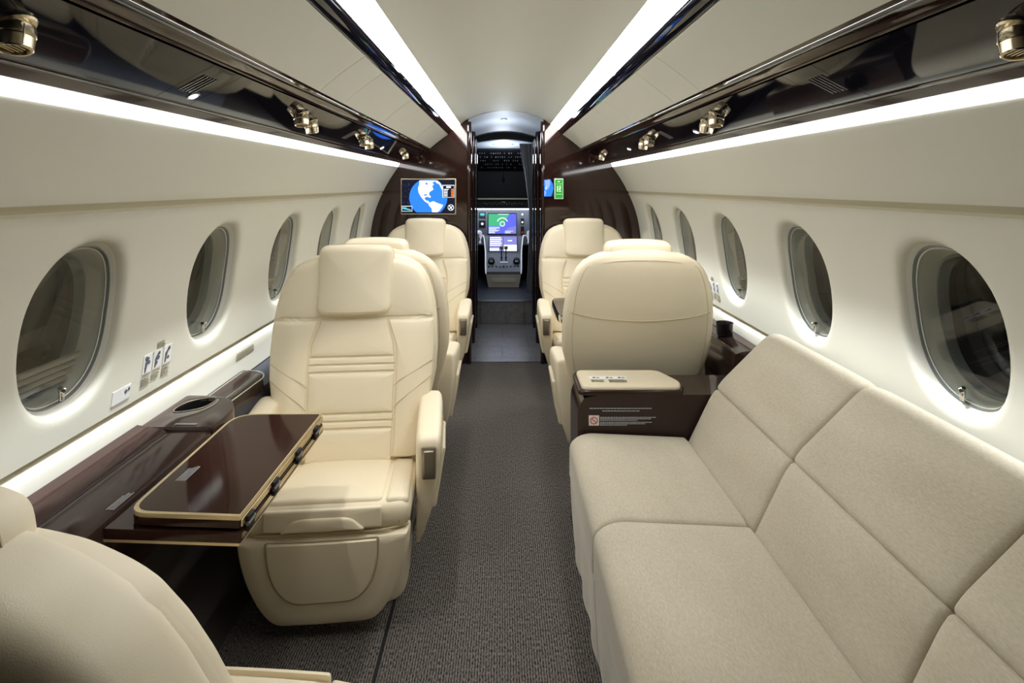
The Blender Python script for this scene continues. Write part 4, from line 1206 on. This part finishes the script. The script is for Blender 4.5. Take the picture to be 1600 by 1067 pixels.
mb = MB(); mb.box(-.80-tx, -.70-tx, 1.15-ty, 1.50-ty, .590, .609, M['console']); mb.build('support_slide', tb, smooth=0)

# right side table
rt = empty('side_table', (.55, 2.95, 0)); tag(rt, 'dark glossy table with rounded corner in front of the far right seat', 'table')
mb = MB(); ol = roundpoly([(-.27, -.26), (.30, -.26), (.30, .24), (-.27, .24)], [.12, .01, .01, .06], .04)
mb.pillow(ol, .006, .03, lambda u, v, h: (u, v, .628+h), M['chrome'], k=1, e=3)
mb.pillow([(x*.985, y*.985) for x, y in ol], .002, .0325, lambda u, v, h: (u, v, .628+h), M['top'], k=1, e=2); mb.build('table_top', rt)
mb = MB(); mb.box(.15, .34, -.10, .10, .60, .628, M['console']); mb.build('support_slide', rt, smooth=0)
mb = MB(); q_ = roundpoly([(-.11, -.07), (.10, -.10), (.13, .08), (-.08, .10)], .004, .1)
mb.pillow([(x+.53, y+2.98) for x, y in q_], .0005, .002, lambda u, v, h: (u, v, .6607+h), M['paper'], k=1, e=1)
tag(mb.build('paper_card', smooth=0), 'white paper card lying on the dark table at the far right seat', 'paper')

# wall placards ---------------------------------------------------------------
def wallf(s, y0, z0, k=1.0):
    def f_(u, v, h):  # u along +y (forward), v up
        z = z0+v*k; return (CX+s*(Xw(z)-.0012-h), y0+u*k, z)
    return f_
def placard(s, y0, z0, label, kind):
    f_ = wallf(s, y0, z0, {'big': .72, 'small': .6, 'text': 1}[kind]); mb = MB()
    if kind == 'big':
        textbars(mb, -.02, .035, .085, .004, f_, M['inkb'], 4, 1.7)
        for i, x in enumerate((-.075, -.015, .05)):
            plate(mb, x-.022, x+.030, -.012, .060, f_, M['white'])
            for q in range(3):
                c = (x+random.uniform(-.012, .012), .01+q*.018)
                discs(mb, c, .002, random.uniform(.006, .009), f_, M['ink'], 10)
            pts = [(x-.012, -.008), (x-.004, -.004), (x+.002, .03), (x+.012, .045), (x+.006, .05), (x-.012, .03)]
            vs = [f_(a, b, t) for t in (.0006, .0016) for a, b in pts]; mb.add(vs, [list(range(6)), list(range(6, 12))]+[[i_, (i_+1) % 6, 6+(i_+1) % 6, 6+i_] for i_ in range(6)], M['ink'])
            textbars(mb, x-.024, x+.028, -.024, .003, f_, M['inkb'], 6 if i != 1 else 5, 2.3, .3)
    elif kind == 'small':
        plate(mb, -.06, .055, -.032, .028, f_, M['white'])
        textbars(mb, -.055, .005, .014, .0045, f_, M['ink'], 4, 2.3, .3)
        discs(mb, (.022, .004), .001, .009, f_, M['ink'], 10); discs(mb, (.042, .010), .001, .007, f_, M['ink'], 10)
    else:
        textbars(mb, -.075, .075, .012, .003, f_, M['inkb'], 5, 1.9, .1)
    tag(mb.build('placard', smooth=0), label, 'placard')
placard(-1, 1.575, .800, 'large pictogram placard on the left wall beyond the nearest window', 'big')
placard(-1, 1.43, .768, 'small white pictogram sticker just before the large placard on the left', 'small')
placard(-1, 1.02, .765, 'small white sticker on the left wall cut by the picture edge', 'small')
placard(-1, 2.13, .665, 'fine brown printed lines on the left wall below the ledge groove', 'text')
placard(1, 2.68, .80, 'pictogram placard on the right wall just right of the turned away seat', 'big')

# ------------------------------------------------------------------ camera, world
cam = bpy.data.cameras.new('camera'); co = bpy.data.objects.new('camera', cam); COL.objects.link(co)
co.location = (0, 0, HC); co.rotation_euler = (PI/2, 0, 0)
cam.sensor_width = 36; cam.lens = 860*36/1600; cam.shift_x = 15/1600; cam.shift_y = -243.5/1600
cam.clip_start = .02
sc.camera = co
w = bpy.data.worlds.new('night'); sc.world = w; w.use_nodes = True
w.node_tree.nodes['Background'].inputs[0].default_value = (.012, .013, .015, 1)
vs_ = sc.view_settings; vs_.view_transform = 'Standard'; vs_.look = 'None'; vs_.gamma = 1; vs_.use_curve_mapping = False
vs_.exposure = 0.18
sc.cycles.max_bounces = 8; sc.cycles.diffuse_bounces = 5; sc.cycles.glossy_bounces = 5
